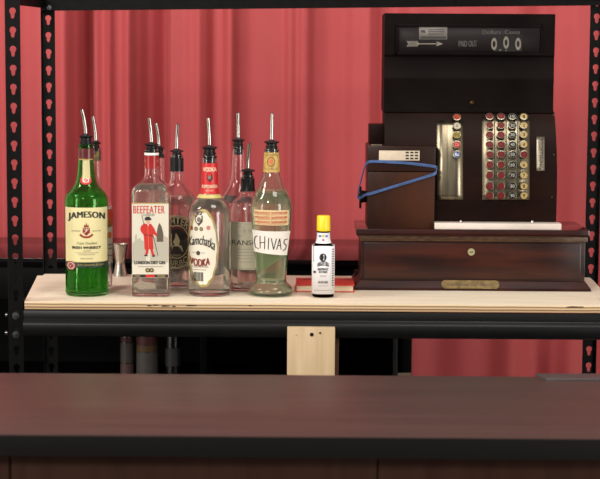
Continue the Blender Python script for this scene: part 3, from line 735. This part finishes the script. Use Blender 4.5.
# crank
bm = bmesh.new(); hub = lc(P(365.6, 196.5, YP+.05)); hub.x = px0-Xr(472)
cyl(bm, hub+Vector((-.012,0,0)), .014, .012, .012, 'x', 28); cyl(bm, hub+Vector((-.018,0,0)), .006, .006, .008, 'x', 20)
cr = fin(bm, 'crank_hub', BEAM, rg, True)
bm = bmesh.new(); box(bm, hub.x-.0165, hub.x-.0115, hub.y-.006, hub.y+.006, hub.z-.026, hub.z+.022, .0018); fin(bm, 'crank_arm', BEAM, cr, True)
# white marble ledge, front-right of the body
ms = rb('marble_ledge', mat('white_marble', srgb(214,202,192), .3, noise=.06, scale=12), Xr(434.6,YB+.006,228), P(561.4,228,YB+.006).x, ZT+.0001, P(500,223.4,YB+.006).z, YB+.006, YF+.0035, .001)
for px_ in (460.4, 531.6):
    c = lc((P(px_,222,YF).x, YF-.007, P(500,223.4,YB+.006).z)); bm = bmesh.new(); cyl(bm, c, .0045, .004, .0022, 'z', 20); cyl(bm, c+Vector((0,0,.002)), .002, .0018, .0022, 'z', 14); fin(bm, 'ledge_screw', STEEL, ms, True)
bm = bmesh.new(); c = lc((Xr(354.5)+.006, yback-.05, 1.014)); 
cyl(bm, c+Vector((-.003,0,0)), .012, .012, .010, 'x', 28); fin(bm, 'foot_roller', W4, rg, True)

# rubber band
YBd = YP-.0035
Pb = lambda x, y, Y=YBd: P(x, y, Y)
xl_ = px0-.004; xr_ = px1+.004
hz = hub.z+1.0005; hy = hub.y+YB+.1
ctrl = [Vector((px0-.0195, hy, hz+.002)), Vector((px0-.0185, hy-.004, hz+.014)), Vector((px0-.007, YP+.012, Pb(366,168).z)), Vector((px0-.003, YP+.001, Pb(366,163).z)), Vector((px0+.004, YBd, Pb(369,161.4).z))]
for t in range(1, 9):
    q = t/9; x = px0+.004+(px1-px0-.004)*q; ctrl.append(Vector((x, YBd, Pb(369+66*q, 161.2+5.2*q*q+.2).z)))
ctrl += [Vector((px1+.0006, YBd, Pb(435,166.6).z)), Vector((px1+.004, YP+.001, Pb(436,168).z)), Vector((px1+.0042, YP+.001, Pb(436,171.4).z)), Vector((px1+.0006, YBd, Pb(435,173.6).z))]
for t in range(1, 9):
    q = 1-t/9; x = px0+.004+(px1-px0-.004)*q; ctrl.append(Vector((x, YBd, Pb(369+66*q, 194-20*q).z)))
ctrl += [Vector((px0+.003, YBd, Pb(368,194).z)), Vector((px0-.003, YP+.002, Pb(366,194.4).z)), Vector((px0-.012, hy-.010, hz-.001)), Vector((px0-.0185, hy-.002, hz-.004))]
bm = bmesh.new(); base = Vector((px0, YP, ctrl[3].z))
def ribbon(bm, pts, w, th, off=0):
    N = len(pts); rs = []
    for k, p in enumerate(pts):
        t = (pts[(k+1)%N]-pts[(k-1)%N]).normalized(); out = Vector((0,-1,0)) if abs(t.x) > .4 else Vector((-1 if p.x < (px0+px1)/2 else 1, -.2, 0)).normalized()
        s_ = t.cross(out).normalized(); ou = s_.cross(t).normalized()
        rs.append([bm.verts.new(p-base+s_*a_*w/2+ou*(c_*th/2+off)) for a_, c_ in ((-1,-1),(1,-1),(1,1),(-1,1))])
    for k in range(N):
        A_, B_ = rs[k], rs[(k+1)%N]
        for i in range(4): bm.faces.new((A_[i], A_[(i+1)%4], B_[(i+1)%4], B_[i]))
sm = []
for k in range(len(ctrl)):
    a_, b_ = ctrl[k], ctrl[(k+1)%len(ctrl)]; sm.append(a_*.75+b_*.25); sm.append(a_*.25+b_*.75)
ribbon(bm, sm, .0060, .0012)
ribbon(bm, [p+Vector((0,-.0013,.0016*math.sin(i*.35))) for i, p in enumerate(sm)], .0032, .0009)
tag(fin(bm, 'rubber_band', mat('blue_rubber', srgb(58,84,130), .5, noise=.15, scale=60), None, False, None), 'blue rubber band stretched around the left block of the cash register', 'rubber band').location = base

# ------------------------------------------------------------------ shelving rack
D, RW = .457, 1.2768
rk = thing('shelving_rack', 'black metal boltless shelving rack with keyhole slotted posts', 'shelving rack', (0, 0, 0))
def slotted(w, z0, z1, zh, flip=False):
    """flat slotted strip in the XZ plane (x 0..w), 1.5 mm thick; returns mesh data"""
    cu = bpy.data.curves.new('s', 'CURVE'); cu.dimensions = '2D'; cu.fill_mode = 'BOTH'; cu.extrude = .00075
    def sp(pts):
        s_ = cu.splines.new('POLY'); s_.points.add(len(pts)-1); s_.use_cyclic_u = True
        for q, p in zip(s_.points, pts): q.co = (p[0], p[1], 0, 1)
    sp([(0,z0),(w,z0),(w,z1),(0,z1)])
    z = zh
    while z > z0+.02:
        if z < z1-.015:
            pts = []; r = .0068
            for i in range(15):
                a_ = math.radians(-52+284*i/14); pts.append((w/2+r*math.cos(a_), z+.003+r*math.sin(a_)))
            pts += [(w/2-.0036, z-.0085), (w/2-.0024, z-.0115), (w/2, z-.0125), (w/2+.0024, z-.0115), (w/2+.0036, z-.0085)]
            sp(pts)
        z -= .0381
    o_ = bpy.data.objects.new('s', cu); C.objects.link(o_)
    dg = bpy.context.evaluated_depsgraph_get(); dg.update()
    me = bpy.data.meshes.new_from_object(o_.evaluated_get(dg)); bpy.data.objects.remove(o_); bpy.data.curves.remove(cu)
    for v in me.vertices: v.co = Vector((v.co.x, v.co.z, v.co.y))
    return me
def post(x, y, sx, sy, zh, fl=1.0):
    """L post: corner at (x,y); flanges toward sx (in X) and sy (in Y)"""
    me = slotted(.030, 0.002, 1.70, zh+.0381*3)
    bm = bmesh.new(); bm.from_mesh(me)
    n0 = len(bm.verts)
    for v in bm.verts: v.co.x *= sx
    me2 = me.copy(); bm2 = bmesh.new(); bm2.from_mesh(me2)
    for v in bm2.verts: v.co = Vector((v.co.y, sy*v.co.x*fl, v.co.z))
    tmp = bpy.data.meshes.new('t'); bm2.to_mesh(tmp); bm.from_mesh(tmp); bm2.free()
    bmesh.ops.translate(bm, vec=(x, y, 0), verts=bm.verts)
    bpy.data.meshes.remove(me); bpy.data.meshes.remove(me2); bpy.data.meshes.remove(tmp)
    return fin(bm, 'post', BLACK, rk)
H1, H2, H3 = 1.5852-.0000, 1.5814, 1.5921
H1, H2, H3 = 1.5852, 1.5814, 1.5921
post(0, 0, 1, 1, H1); post(RW, 0, -1, 1, H1); post(.0015, D, 1, -1, H2, .35); post(RW-.0015, D, -1, -1, H3, .35)
zbt = P(300, 311.6, 0).z; zbb = P(300, 338, -.006).z
# lower beams
def fbeam(y, s_, nm='front_beam'):
    zt_ = zbt-.001
    pr = [(y, zt_), (y-s_*.004, zt_), (y-s_*.006, zt_-.003), (y-s_*.006, zt_-.017), (y-s_*.008, zt_-.0205), (y-s_*.0145, zt_-.0235), (y-s_*.0165, zt_-.028), (y-s_*.0165, zbb+.010), (y-s_*.012, zbb+.002), (y-s_*.008, zbb), (y, zbb)]
    bm = bmesh.new(); A_ = [bm.verts.new((.0015, a_, c_)) for a_, c_ in pr]; B_ = [bm.verts.new((RW-.0015, a_, c_)) for a_, c_ in pr]
    for i in range(len(pr)):
        j = (i+1)%len(pr); bm.faces.new((A_[i], A_[j], B_[j], B_[i]))
    bm.faces.new(A_[::-1]); bm.faces.new(B_)
    return fin(bm, nm, BEAM, rk, True)
# the front beam hooks between the posts; the posts stay in front of its ends
def seg(nm, x0, x1, y0, y1, z0, z1, bev=.001, m=BLACK): return boxo(nm, m, rk, x0, x1, y0, y1, z0, z1, bev)
pr = None
def fbeam2():
    zt_ = zbt-.001; y = .0
    pr = [(y+.012, zt_), (y+.002, zt_), (y, zt_-.003), (y, zt_-.017), (y-.003, zt_-.0205), (y-.009, zt_-.0235), (y-.011, zt_-.028), (y-.011, zbb+.010), (y-.008, zbb+.002), (y-.004, zbb), (y+.012, zbb)]
    bm = bmesh.new(); x0, x1 = .0305, RW-.0305
    A_ = [bm.verts.new((x0, a_, c_)) for a_, c_ in pr]; B_ = [bm.verts.new((x1, a_, c_)) for a_, c_ in pr]
    for i in range(len(pr)):
        j = (i+1)%len(pr); bm.faces.new((A_[i], A_[j], B_[j], B_[i]))
    bm.faces.new(A_[::-1]); bm.faces.new(B_)
    box(bm, .002, .0305, .0012, .004, zbb, zt_); box(bm, RW-.0305, RW-.002, .0012, .004, zbb, zt_)
    return fin(bm, 'shelf_beam', BEAM, rk, True)
fbeam2()
seg('shelf_beam', .004, RW-.004, D-.014, D-.002, zbb+.006, zbt-.001)
seg('side_beam', .0015, .006, .008, D-.02, zbb+.006, zbt-.002); seg('side_beam', RW-.006, RW-.0015, .008, D-.02, zbb+.006, zbt-.002)
# top frame; the top rises slightly to the right like the photo
def tbeam(y, zl, zr, h, nm):
    bm = bmesh.new()
    vs = [bm.verts.new(q) for q in ((.0015,y-.012,zl),(RW-.0015,y-.012,zr),(RW-.0015,y-.002,zr),(.0015,y-.002,zl),(.0015,y-.012,zl+h),(RW-.0015,y-.012,zr+h),(RW-.0015,y-.002,zr+h),(.0015,y-.002,zl+h))]
    for f in ((0,3,2,1),(4,5,6,7),(0,1,5,4),(1,2,6,5),(2,3,7,6),(3,0,4,7)): bm.faces.new([vs[i] for i in f])
    return fin(bm, nm, BLACK, rk)
zl, zr_ = P(56, 10.8, D-.012).z, P(593, 5.2, D-.012).z
tbeam(D, zl, zr_, .036, 'top_beam')
tbeam(.014, zl+.018, zr_+.016, .036, 'top_beam')
for xx in (.0015, RW-.006):
    bm = bmesh.new(); zA, zB = P(20, 4.2, .03).z, P(41, 7.6, D-.03).z; e_ = (zr_-zl) if xx > .5 else 0
    vs = [bm.verts.new(q) for q in ((xx,.016,zA+e_),(xx+.0045,.016,zA+e_),(xx+.0045,D-.014,zB+e_),(xx,D-.014,zB+e_),(xx,.016,zA+.036+e_),(xx+.0045,.016,zA+.036+e_),(xx+.0045,D-.014,zB+.036+e_),(xx,D-.014,zB+.036+e_))]
    for f in ((0,3,2,1),(4,5,6,7),(0,1,5,4),(1,2,6,5),(2,3,7,6),(3,0,4,7)): bm.faces.new([vs[i] for i in f])
    fin(bm, 'top_side_beam', BLACK, rk)
def bolt(px, py, Y, r=.0055, ax='y'):
    p = P(px, py, Y); bm = bmesh.new()
    if ax == 'y':
        cyl(bm, p+Vector((0,-.0045,0)), r*.8, r, .002, 'y', 6); cyl(bm, p+Vector((0,-.0028,0)), r*1.35, r*1.35, .0012, 'y', 24); cyl(bm, p+Vector((0,-.0070,0)), r*.5, r*.5, .004, 'y', 12)
    else:
        cyl(bm, p+Vector((-.0045,0,0)), r, r, .004, 'x', 12)
    fin(bm, 'bolt', BOLT, rk, True)
bolt(15.8, 315.6, 0); bolt(16, 334.4, 0)
bolt(7.6, 315, .015, .004, 'x'); bolt(7.6, 333, .015, .004, 'x')
bolt(49.2, 7.6, D-.012, .004); 

# plywood shelf board
PLY = mat('plywood_face', srgb(238,224,203), .5, col2=srgb(228,211,187), scale=5, stretch=(1,9,1), detail=6)
zb_ = P(300, 311, 0).z
poly = [(.031,.0),(-.0085,.422),(.0035,.424),(.0035,D-.003),(RW-.004,D-.003),(RW-.004,.424),(RW+.006,.422),(RW-.031,.006),(1.0,.004)]
poly = [(.0325,.0),(-.0085,.422),(.0035,.424),(.0035,D-.003),(1.257,D-.003),(1.257,.4),(1.2435,.1),(1.2435,.0)]
bm = bmesh.new()
A_ = [bm.verts.new((x, y, zb_)) for x, y in poly]; B_ = [bm.verts.new((x, y, 1.0)) for x, y in poly]
bm.faces.new(A_[::-1]).material_index = 0; bm.faces.new(B_).material_index = 0
for i in range(len(poly)):
    j = (i+1)%len(poly); bm.faces.new((A_[i], A_[j], B_[j], B_[i])).material_index = 1
m = bpy.data.materials.new('plywood_edge'); m.use_nodes = True; nt = m.node_tree; pb_ = nt.nodes['Principled BSDF']; pb_.inputs['Roughness'].default_value = .8
tc = nt.nodes.new('ShaderNodeTexCoord'); sx = nt.nodes.new('ShaderNodeSeparateXYZ'); nt.links.new(tc.outputs['Object'], sx.inputs[0])
nz = nt.nodes.new('ShaderNodeTexNoise'); nz.inputs['Scale'].default_value = 14; mp = nt.nodes.new('ShaderNodeMapping'); mp.inputs['Scale'].default_value = (1,1,.4)
nt.links.new(tc.outputs['Object'], mp.inputs[0]); nt.links.new(mp.outputs[0], nz.inputs['Vector'])
ma = nt.nodes.new('ShaderNodeMath'); ma.operation = 'MULTIPLY_ADD'; ma.inputs[1].default_value = .0016; nt.links.new(nz.outputs['Fac'], ma.inputs[0]); nt.links.new(sx.outputs['Z'], ma.inputs[2])
mr = nt.nodes.new('ShaderNodeMapRange'); mr.inputs['From Min'].default_value = zb_-1.0+.0008; mr.inputs['From Max'].default_value = .0008; nt.links.new(ma.outputs[0], mr.inputs['Value'])
cr = nt.nodes.new('ShaderNodeValToRGB'); cr.color_ramp.interpolation = 'LINEAR'
els = [(0,(150,118,86)),(.16,(196,164,124)),(.24,(120,88,60)),(.34,(122,92,64)),(.42,(206,178,140)),(.56,(204,176,138)),(.62,(140,108,76)),(.74,(150,118,84)),(.8,(222,198,162)),(1,(232,210,176))]
cr.color_ramp.elements[0].position = 0; cr.color_ramp.elements[0].color = srgb(*els[0][1]); cr.color_ramp.elements[1].position = 1; cr.color_ramp.elements[1].color = srgb(*els[-1][1])
for q, c in els[1:-1]:
    e = cr.color_ramp.elements.new(q); e.color = srgb(*c)
nt.links.new(mr.outputs[0], cr.inputs[0]); nt.links.new(cr.outputs[0], pb_.inputs['Base Color'])
bmesh.ops.recalc_face_normals(bm, faces=bm.faces)
bd_ = fin(bm, 'plywood_board', [PLY, m], None, False, (.6,.2,1.0))
tag(bd_, 'pale plywood shelf board with layered edge lying across the black rack', 'shelf board')
a = Art()
for (x0, x1, y0) in ((147,152,305.6),(152.6,159,305),(161,170,305.9),(186,197,305.4),(248.6,252,305.4),(172,176,306.3),(566,584,306.8)):
    a.poly([(x0,y0),(x0+(x1-x0)*.3,y0-.6),(x1,y0-.2),(x1-.6,y0+.5),(x0+1,y0+.7)], 0)
a.build('edge_knot', [mat('knot_dark', srgb(40,26,20), .8)], bd_, lambda x, y: P(x, y, 0)+Vector((-.6,-.2006,-1.0)), False)

# pale wood block fixed on the front beam, and the darker plank behind it
PINE = mat('pale_pine', srgb(204,178,142), .5, col2=srgb(190,164,128), scale=7, stretch=(9,9,.7), detail=5)
YW = -.030
x0, x1 = P(287.2,340,YW).x, P(335,340,YW).x; zt_ = P(310,327.6,YW).z
wp = thing('leaning_plank', 'pale wooden panel standing upright against the front shelf beam', 'wooden panel', ((x0+x1)/2, YW+.009, 0))
bm = bmesh.new(); box(bm, x0-(x0+x1)/2, x1-(x0+x1)/2, -.009, .0085, .0, zt_, .0012); fin(bm, 'board', PINE, wp, True)
for (sx, sy, r) in ((311.8,334.6,.0042),(320.2,333,.0022),(296.5,335,.0014)):
    p = P(sx, sy, YW); bm = bmesh.new(); cyl(bm, (p.x-(x0+x1)/2, -.0098, p.z), r*.9, r, .0012, 'y', 16)
    fin(bm, 'screw', mat('screw_dark', srgb(60,54,50), .4, .8) if r > .002 else mat('filled_hole', srgb(170,140,100), .8), wp, True)
x0, x1 = P(326,350,.03).x, P(339,350,.03).x
tag(boxo('wood_batten', mat('brown_plank', srgb(96,58,34), .6, noise=.15, scale=8, stretch=(6,6,1)), None, x0-(x0+x1)/2, x1-(x0+x1)/2, -.009, .009, -.45, .53, .001), 'brown upright batten behind the pale wooden panel under the shelf', 'batten').location = ((x0+x1)/2, .045, .4505)

# ------------------------------------------------------------------ black cabinet behind
GB = mat('black_gloss_top', srgb(8,6,7), .10, spec=.3); BK = mat('black_cabinet', srgb(4,4,5), .5, noise=.2, scale=10, spec=.08)
cb = thing('black_cabinet', 'low black cabinet with a glossy top standing behind the rack', 'cabinet', (0, .86, 0))
ct = 1.014; xe = P(412, 350, .64).x; cy0, cy1 = .642-.86, 1.127-.86
boxo('top_panel', GB, cb, -.9, xe, cy0, cy1, ct-.022, ct, .0015); boxo('front_rail', BK, cb, -.9, xe-.022, cy0+.004, cy0+.02, ct-.10, ct-.022, .001)
boxo('back_panel', BK, cb, -.9, xe-.022, cy1-.02, cy1, .06, ct-.022, .001)
boxo('side_panel', BK, cb, xe-.022, xe, cy0+.002, cy1, 0.001, ct-.022, .001); boxo('side_panel', BK, cb, -.9, -.88, cy0+.002, cy1-.02, 0.001, ct-.022, .001)
xs_ = P(204, 350, .7).x; boxo('divider', BK, cb, xs_-.008, xs_+.008, cy0+.03, cy1-.021, .68, ct-.0225, .001)
boxo('shelf_panel', BK, cb, -.8795, xe-.0225, cy0+.01, cy1-.021, .66, .68, .001); boxo('bottom_panel', BK, cb, -.8795, xe-.0225, cy0+.01, cy1-.021, .04, .06, .001)
boxo('metal_strip', mat('dim_strip', srgb(40,38,40), .4, .5), cb, P(393,350,.64).x, P(397.6,350,.64).x, cy0-.001, cy0+.004, .06, ct-.1, .0006)
boxo('floor_trim', mat('trim_beige', srgb(120,104,86), .6), cb, P(398,374,.64).x, P(411,374,.64).x, cy0-.002, cy0+.002, P(400,376.5,.64).z, P(400,373,.64).z, .0003)
def dimbottle(px, w, label, cols, capc, top=.32):
    Y = .74; x = P(px, 350, Y).x; s_ = mpp((x, Y, .8)); r = w/2*s_
    t = thing('stored_bottle', label, 'bottle', (x, Y, .6805))
    bm = bmesh.new(); loft(bm, [(r-.002,0,2),(r,.002,2),(r,top*.66,2),(r*.9,top*.72,2),(r*.45,top*.82,2),(r*.36,top*.84,2),(r*.36,top*.93,2)], n=32)
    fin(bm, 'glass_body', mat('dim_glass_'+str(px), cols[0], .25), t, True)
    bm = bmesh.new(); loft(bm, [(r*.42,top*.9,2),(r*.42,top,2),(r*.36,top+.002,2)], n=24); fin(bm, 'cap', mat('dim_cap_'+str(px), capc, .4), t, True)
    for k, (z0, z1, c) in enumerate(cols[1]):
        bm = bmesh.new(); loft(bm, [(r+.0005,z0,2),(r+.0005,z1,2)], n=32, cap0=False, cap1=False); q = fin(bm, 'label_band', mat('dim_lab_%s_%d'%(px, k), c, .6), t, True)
    return t
zq = lambda y: P(150, y, .70).z-.6805
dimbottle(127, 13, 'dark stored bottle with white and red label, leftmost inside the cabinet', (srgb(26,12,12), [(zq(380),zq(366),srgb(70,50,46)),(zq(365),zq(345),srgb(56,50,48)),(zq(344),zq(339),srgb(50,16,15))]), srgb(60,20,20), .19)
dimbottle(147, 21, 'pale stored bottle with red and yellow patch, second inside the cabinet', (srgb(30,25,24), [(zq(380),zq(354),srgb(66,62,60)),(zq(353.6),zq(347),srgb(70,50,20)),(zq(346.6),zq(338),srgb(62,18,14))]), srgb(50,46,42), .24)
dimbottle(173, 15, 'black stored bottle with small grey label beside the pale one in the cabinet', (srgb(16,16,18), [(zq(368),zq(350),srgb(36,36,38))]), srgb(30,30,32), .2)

# ------------------------------------------------------------------ curtain
ctrlf = [(-420,.0),(-300,.04),(-180,.0),(-100,.03),(-40,0),(-5,.012),(6,.045),(30,.03),(42,.028),(56,.038),(68,.052),(78,.02),(90,-.035),(93,-.03),(96,.030),(106,.022),(112,.046),(116,.030),(122,.028),(131,.048),(138,.022),(150,-.005),(164,-.030),(167,-.028),(170,.026),(184,.028),(193,.040),(200,.052),(206,.042),(213,.018),(222,.022),(229,.050),(233,.052),(238,.022),(250,.016),(270,.020),(282,.022),(290,.040),(296,.032),(302,.046),(307,.044),(313,.018),(328,.008),(340,.010),(356,.030),(368,.038),(373,.022),(380,-.006),(392,.0),(412,.03),(440,.014),(462,.02),(490,.010),(512,.025),(540,.0),(556,.02),(572,.034),(590,.030),(606,.0),(640,.03),(690,-.01),(740,.03),(800,-.01),(880,.03),(980,0),(1060,.03)]
cx_ = [(P(a_, 150, 1.24).x, f_) for a_, f_ in ctrlf]
def fold0(x):
    if x <= cx_[0][0]: return cx_[0][1]
    for (a_, f0), (b_, f1) in zip(cx_, cx_[1:]):
        if x <= b_:
            t = (x-a_)/(b_-a_); t = t*t*(3-2*t); return f0+(f1-f0)*t
    return cx_[-1][1]
XA, XB, ST = -.8, 1.85, .003
tab = [fold0(XA-.1+k*ST) for k in range(int((XB-XA+.2)/ST)+2)]
for _ in range(3): tab = [tab[0]]+[(tab[k-1]+2*tab[k]+tab[k+1])/4 for k in range(1, len(tab)-1)]+[tab[-1]]
def fold(x):
    q = (x-XA+.1)/ST; k = max(0, min(len(tab)-2, int(q))); return tab[k]+(tab[k+1]-tab[k])*(q-k)
bm = bmesh.new(); xs = []; x = XA
while x < XB: xs.append(x); x += .004
nzr = 14; grid = []
for j in range(nzr+1):
    z = .02+2.5*j/nzr
    row = []
    for x in xs:
        sway = .004*math.sin(z*2.1+x*3)
        amp = 1.0+.10*math.sin(z*1.7+x*4)
        row.append(bm.verts.new((x+sway*.8, 1.24-fold(x+sway)*amp*1.15, z)))
    grid.append(row)
for j in range(nzr):
    for i in range(len(xs)-1): bm.faces.new((grid[j][i], grid[j][i+1], grid[j+1][i+1], grid[j+1][i]))
CUR = mat('red_curtain_cloth', srgb(174,70,72), .6, col2=srgb(166,64,67), scale=3, stretch=(1,1,.4), sheen=.1, spec=.3)
tag(fin(bm, 'curtain', CUR, None, True, (.6,1.24,.02)), 'red pleated curtain hanging full width behind the rack', 'curtain')

# ------------------------------------------------------------------ bar counter in the foreground
zc = .9448; yb_ = Zp(300,375,zc).y; yf_ = Zp(300,437,zc).y
bc = thing('bar_counter', 'dark brown laminate bar counter running across the foreground', 'counter', (.6, (yb_+yf_)/2, 0))
ym = (yb_+yf_)/2; th = zc-P(300,458,yf_).z
CT = mat('counter_laminate', srgb(74,54,50), .4, col2=srgb(62,45,42), scale=4, stretch=(.6,14,4), detail=6, spec=.35)
boxo('countertop', CT, bc, -1.1, 1.1, yf_-ym+.002, yb_-ym, zc-th, zc, .001)
boxo('edge_strip', mat('edge_black', srgb(13,13,13), .5, spec=.15), bc, -1.1, 1.1, yf_-ym, yf_-ym+.0018, zc-th, zc-.0004, .0006)
FP = mat('counter_front_panel', srgb(46,28,21), .5, col2=srgb(40,22,16), scale=5, stretch=(8,8,.8), spec=.1)
xa, xb = P(10, 470, yf_+.02).x-.6, P(377.5, 470, yf_+.02).x-.6
for q0, q1 in ((-1.08, xa-.0015), (xa+.0015, xb-.0012), (xb+.0012, 1.08)): boxo('front_panel', FP, bc, q0, q1, yf_-ym+.02, yf_-ym+.038, .02, zc-th-.0004, .0012)
boxo('carcass', BK, bc, -1.07, 1.07, yf_-ym+.0385, yb_-ym-.02, .001, zc-th-.0004, .001)
pts = [Zp(535,375.4,zc), Zp(546,380.4,zc), Zp(640,380.4,zc), Zp(640,375.4,zc)]
mid = sum(pts, Vector())/4; bm = bmesh.new()
A_ = [bm.verts.new((p.x-mid.x, p.y-mid.y+.0, .0)) for p in pts]; B_ = [bm.verts.new(((p.x-mid.x)*.995, (p.y-mid.y)*.93, .003)) for p in pts]
bm.faces.new(A_[::-1]); bm.faces.new(B_)
for i in range(4): bm.faces.new((A_[i], A_[(i+1)%4], B_[(i+1)%4], B_[i]))
tag(fin(bm, 'metal_plate', mat('plate_grey', srgb(88,82,84), .35, .5), None), 'thin grey metal plate lying at the right end of the bar counter', 'plate').location = (mid.x, mid.y, zc+.0005)

# ------------------------------------------------------------------ setting
def struct(o): o['kind'] = 'structure'; return o
struct(boxo('floor', mat('floor_vinyl', srgb(150,138,124), .5, noise=.1, scale=4), None, -3.5, 4.7, -5, 1.5, -.05, 0, 0))
struct(boxo('wall_back', mat('wall_plaster', srgb(232,226,216), .8, noise=.04, scale=8), None, -3.5, 4.7, 1.5, 1.6, 0, 3.0, 0))

WP = mat('wall_plaster_white', srgb(236,230,220), .8, noise=.03, scale=6)
struct(boxo('wall_left', WP, None, -2.6, -2.5, -5, 1.5, 0, 3.0, 0)); struct(boxo('wall_right', WP, None, 3.7, 3.8, -5, 1.5, 0, 3.0, 0))

# ------------------------------------------------------------------ light
w = bpy.data.worlds.new('world'); SC.world = w; w.use_nodes = True
w.node_tree.nodes['Background'].inputs[0].default_value = (1.0,.95,.89,1); w.node_tree.nodes['Background'].inputs[1].default_value = .24
def area(name, loc, tgt, size, power, col=(1,.95,.88), sy=None):
    l = bpy.data.lights.new(name, 'AREA'); l.energy = power; l.color = col; l.size = size
    if sy: l.shape = 'RECTANGLE'; l.size_y = sy
    o_ = bpy.data.objects.new(name, l); C.objects.link(o_); o_.location = loc
    o_.rotation_euler = (Vector(tgt)-Vector(loc)).to_track_quat('-Z', 'Y').to_euler(); return o_
area('key_light', (-.7,-3.3,3.0), (.6,.9,1.1), .7, 84)
area('ceiling_light', (1.2,-.9,3.1), (.7,.3,1.0), .8, 24)
area('curtain_light', (-1.5,-.5,2.9), (.6,1.2,1.3), .7, 42)
area('bottle_streak_light', (2.9,-2.0,1.25), (.5,.1,1.1), .8, 52, (1,.98,.95), 1.7)  # stands for the windows mirrored in the green bottle, widened for streaks
area('bottle_streak_light', (-1.9,-1.8,1.3), (.5,.1,1.1), .5, 24, (1,.98,.95), 1.6)  # added lamp, no window known on this side; puts highlight streaks on bottles
SC.render.engine = 'CYCLES'
SC.view_settings.view_transform = 'Standard'
SC.view_settings.look = 'None'
SC.cycles.max_bounces = 14; SC.cycles.transmission_bounces = 12; SC.cycles.transparent_max_bounces = 24; SC.cycles.glossy_bounces = 5; SC.cycles.diffuse_bounces = 3
SC.cycles.caustics_refractive = True; SC.cycles.caustics_reflective = False; SC.cycles.blur_glossy = 1.0
SC.cycles.sample_clamp_indirect = 3.0
SC.cycles.use_denoising = True
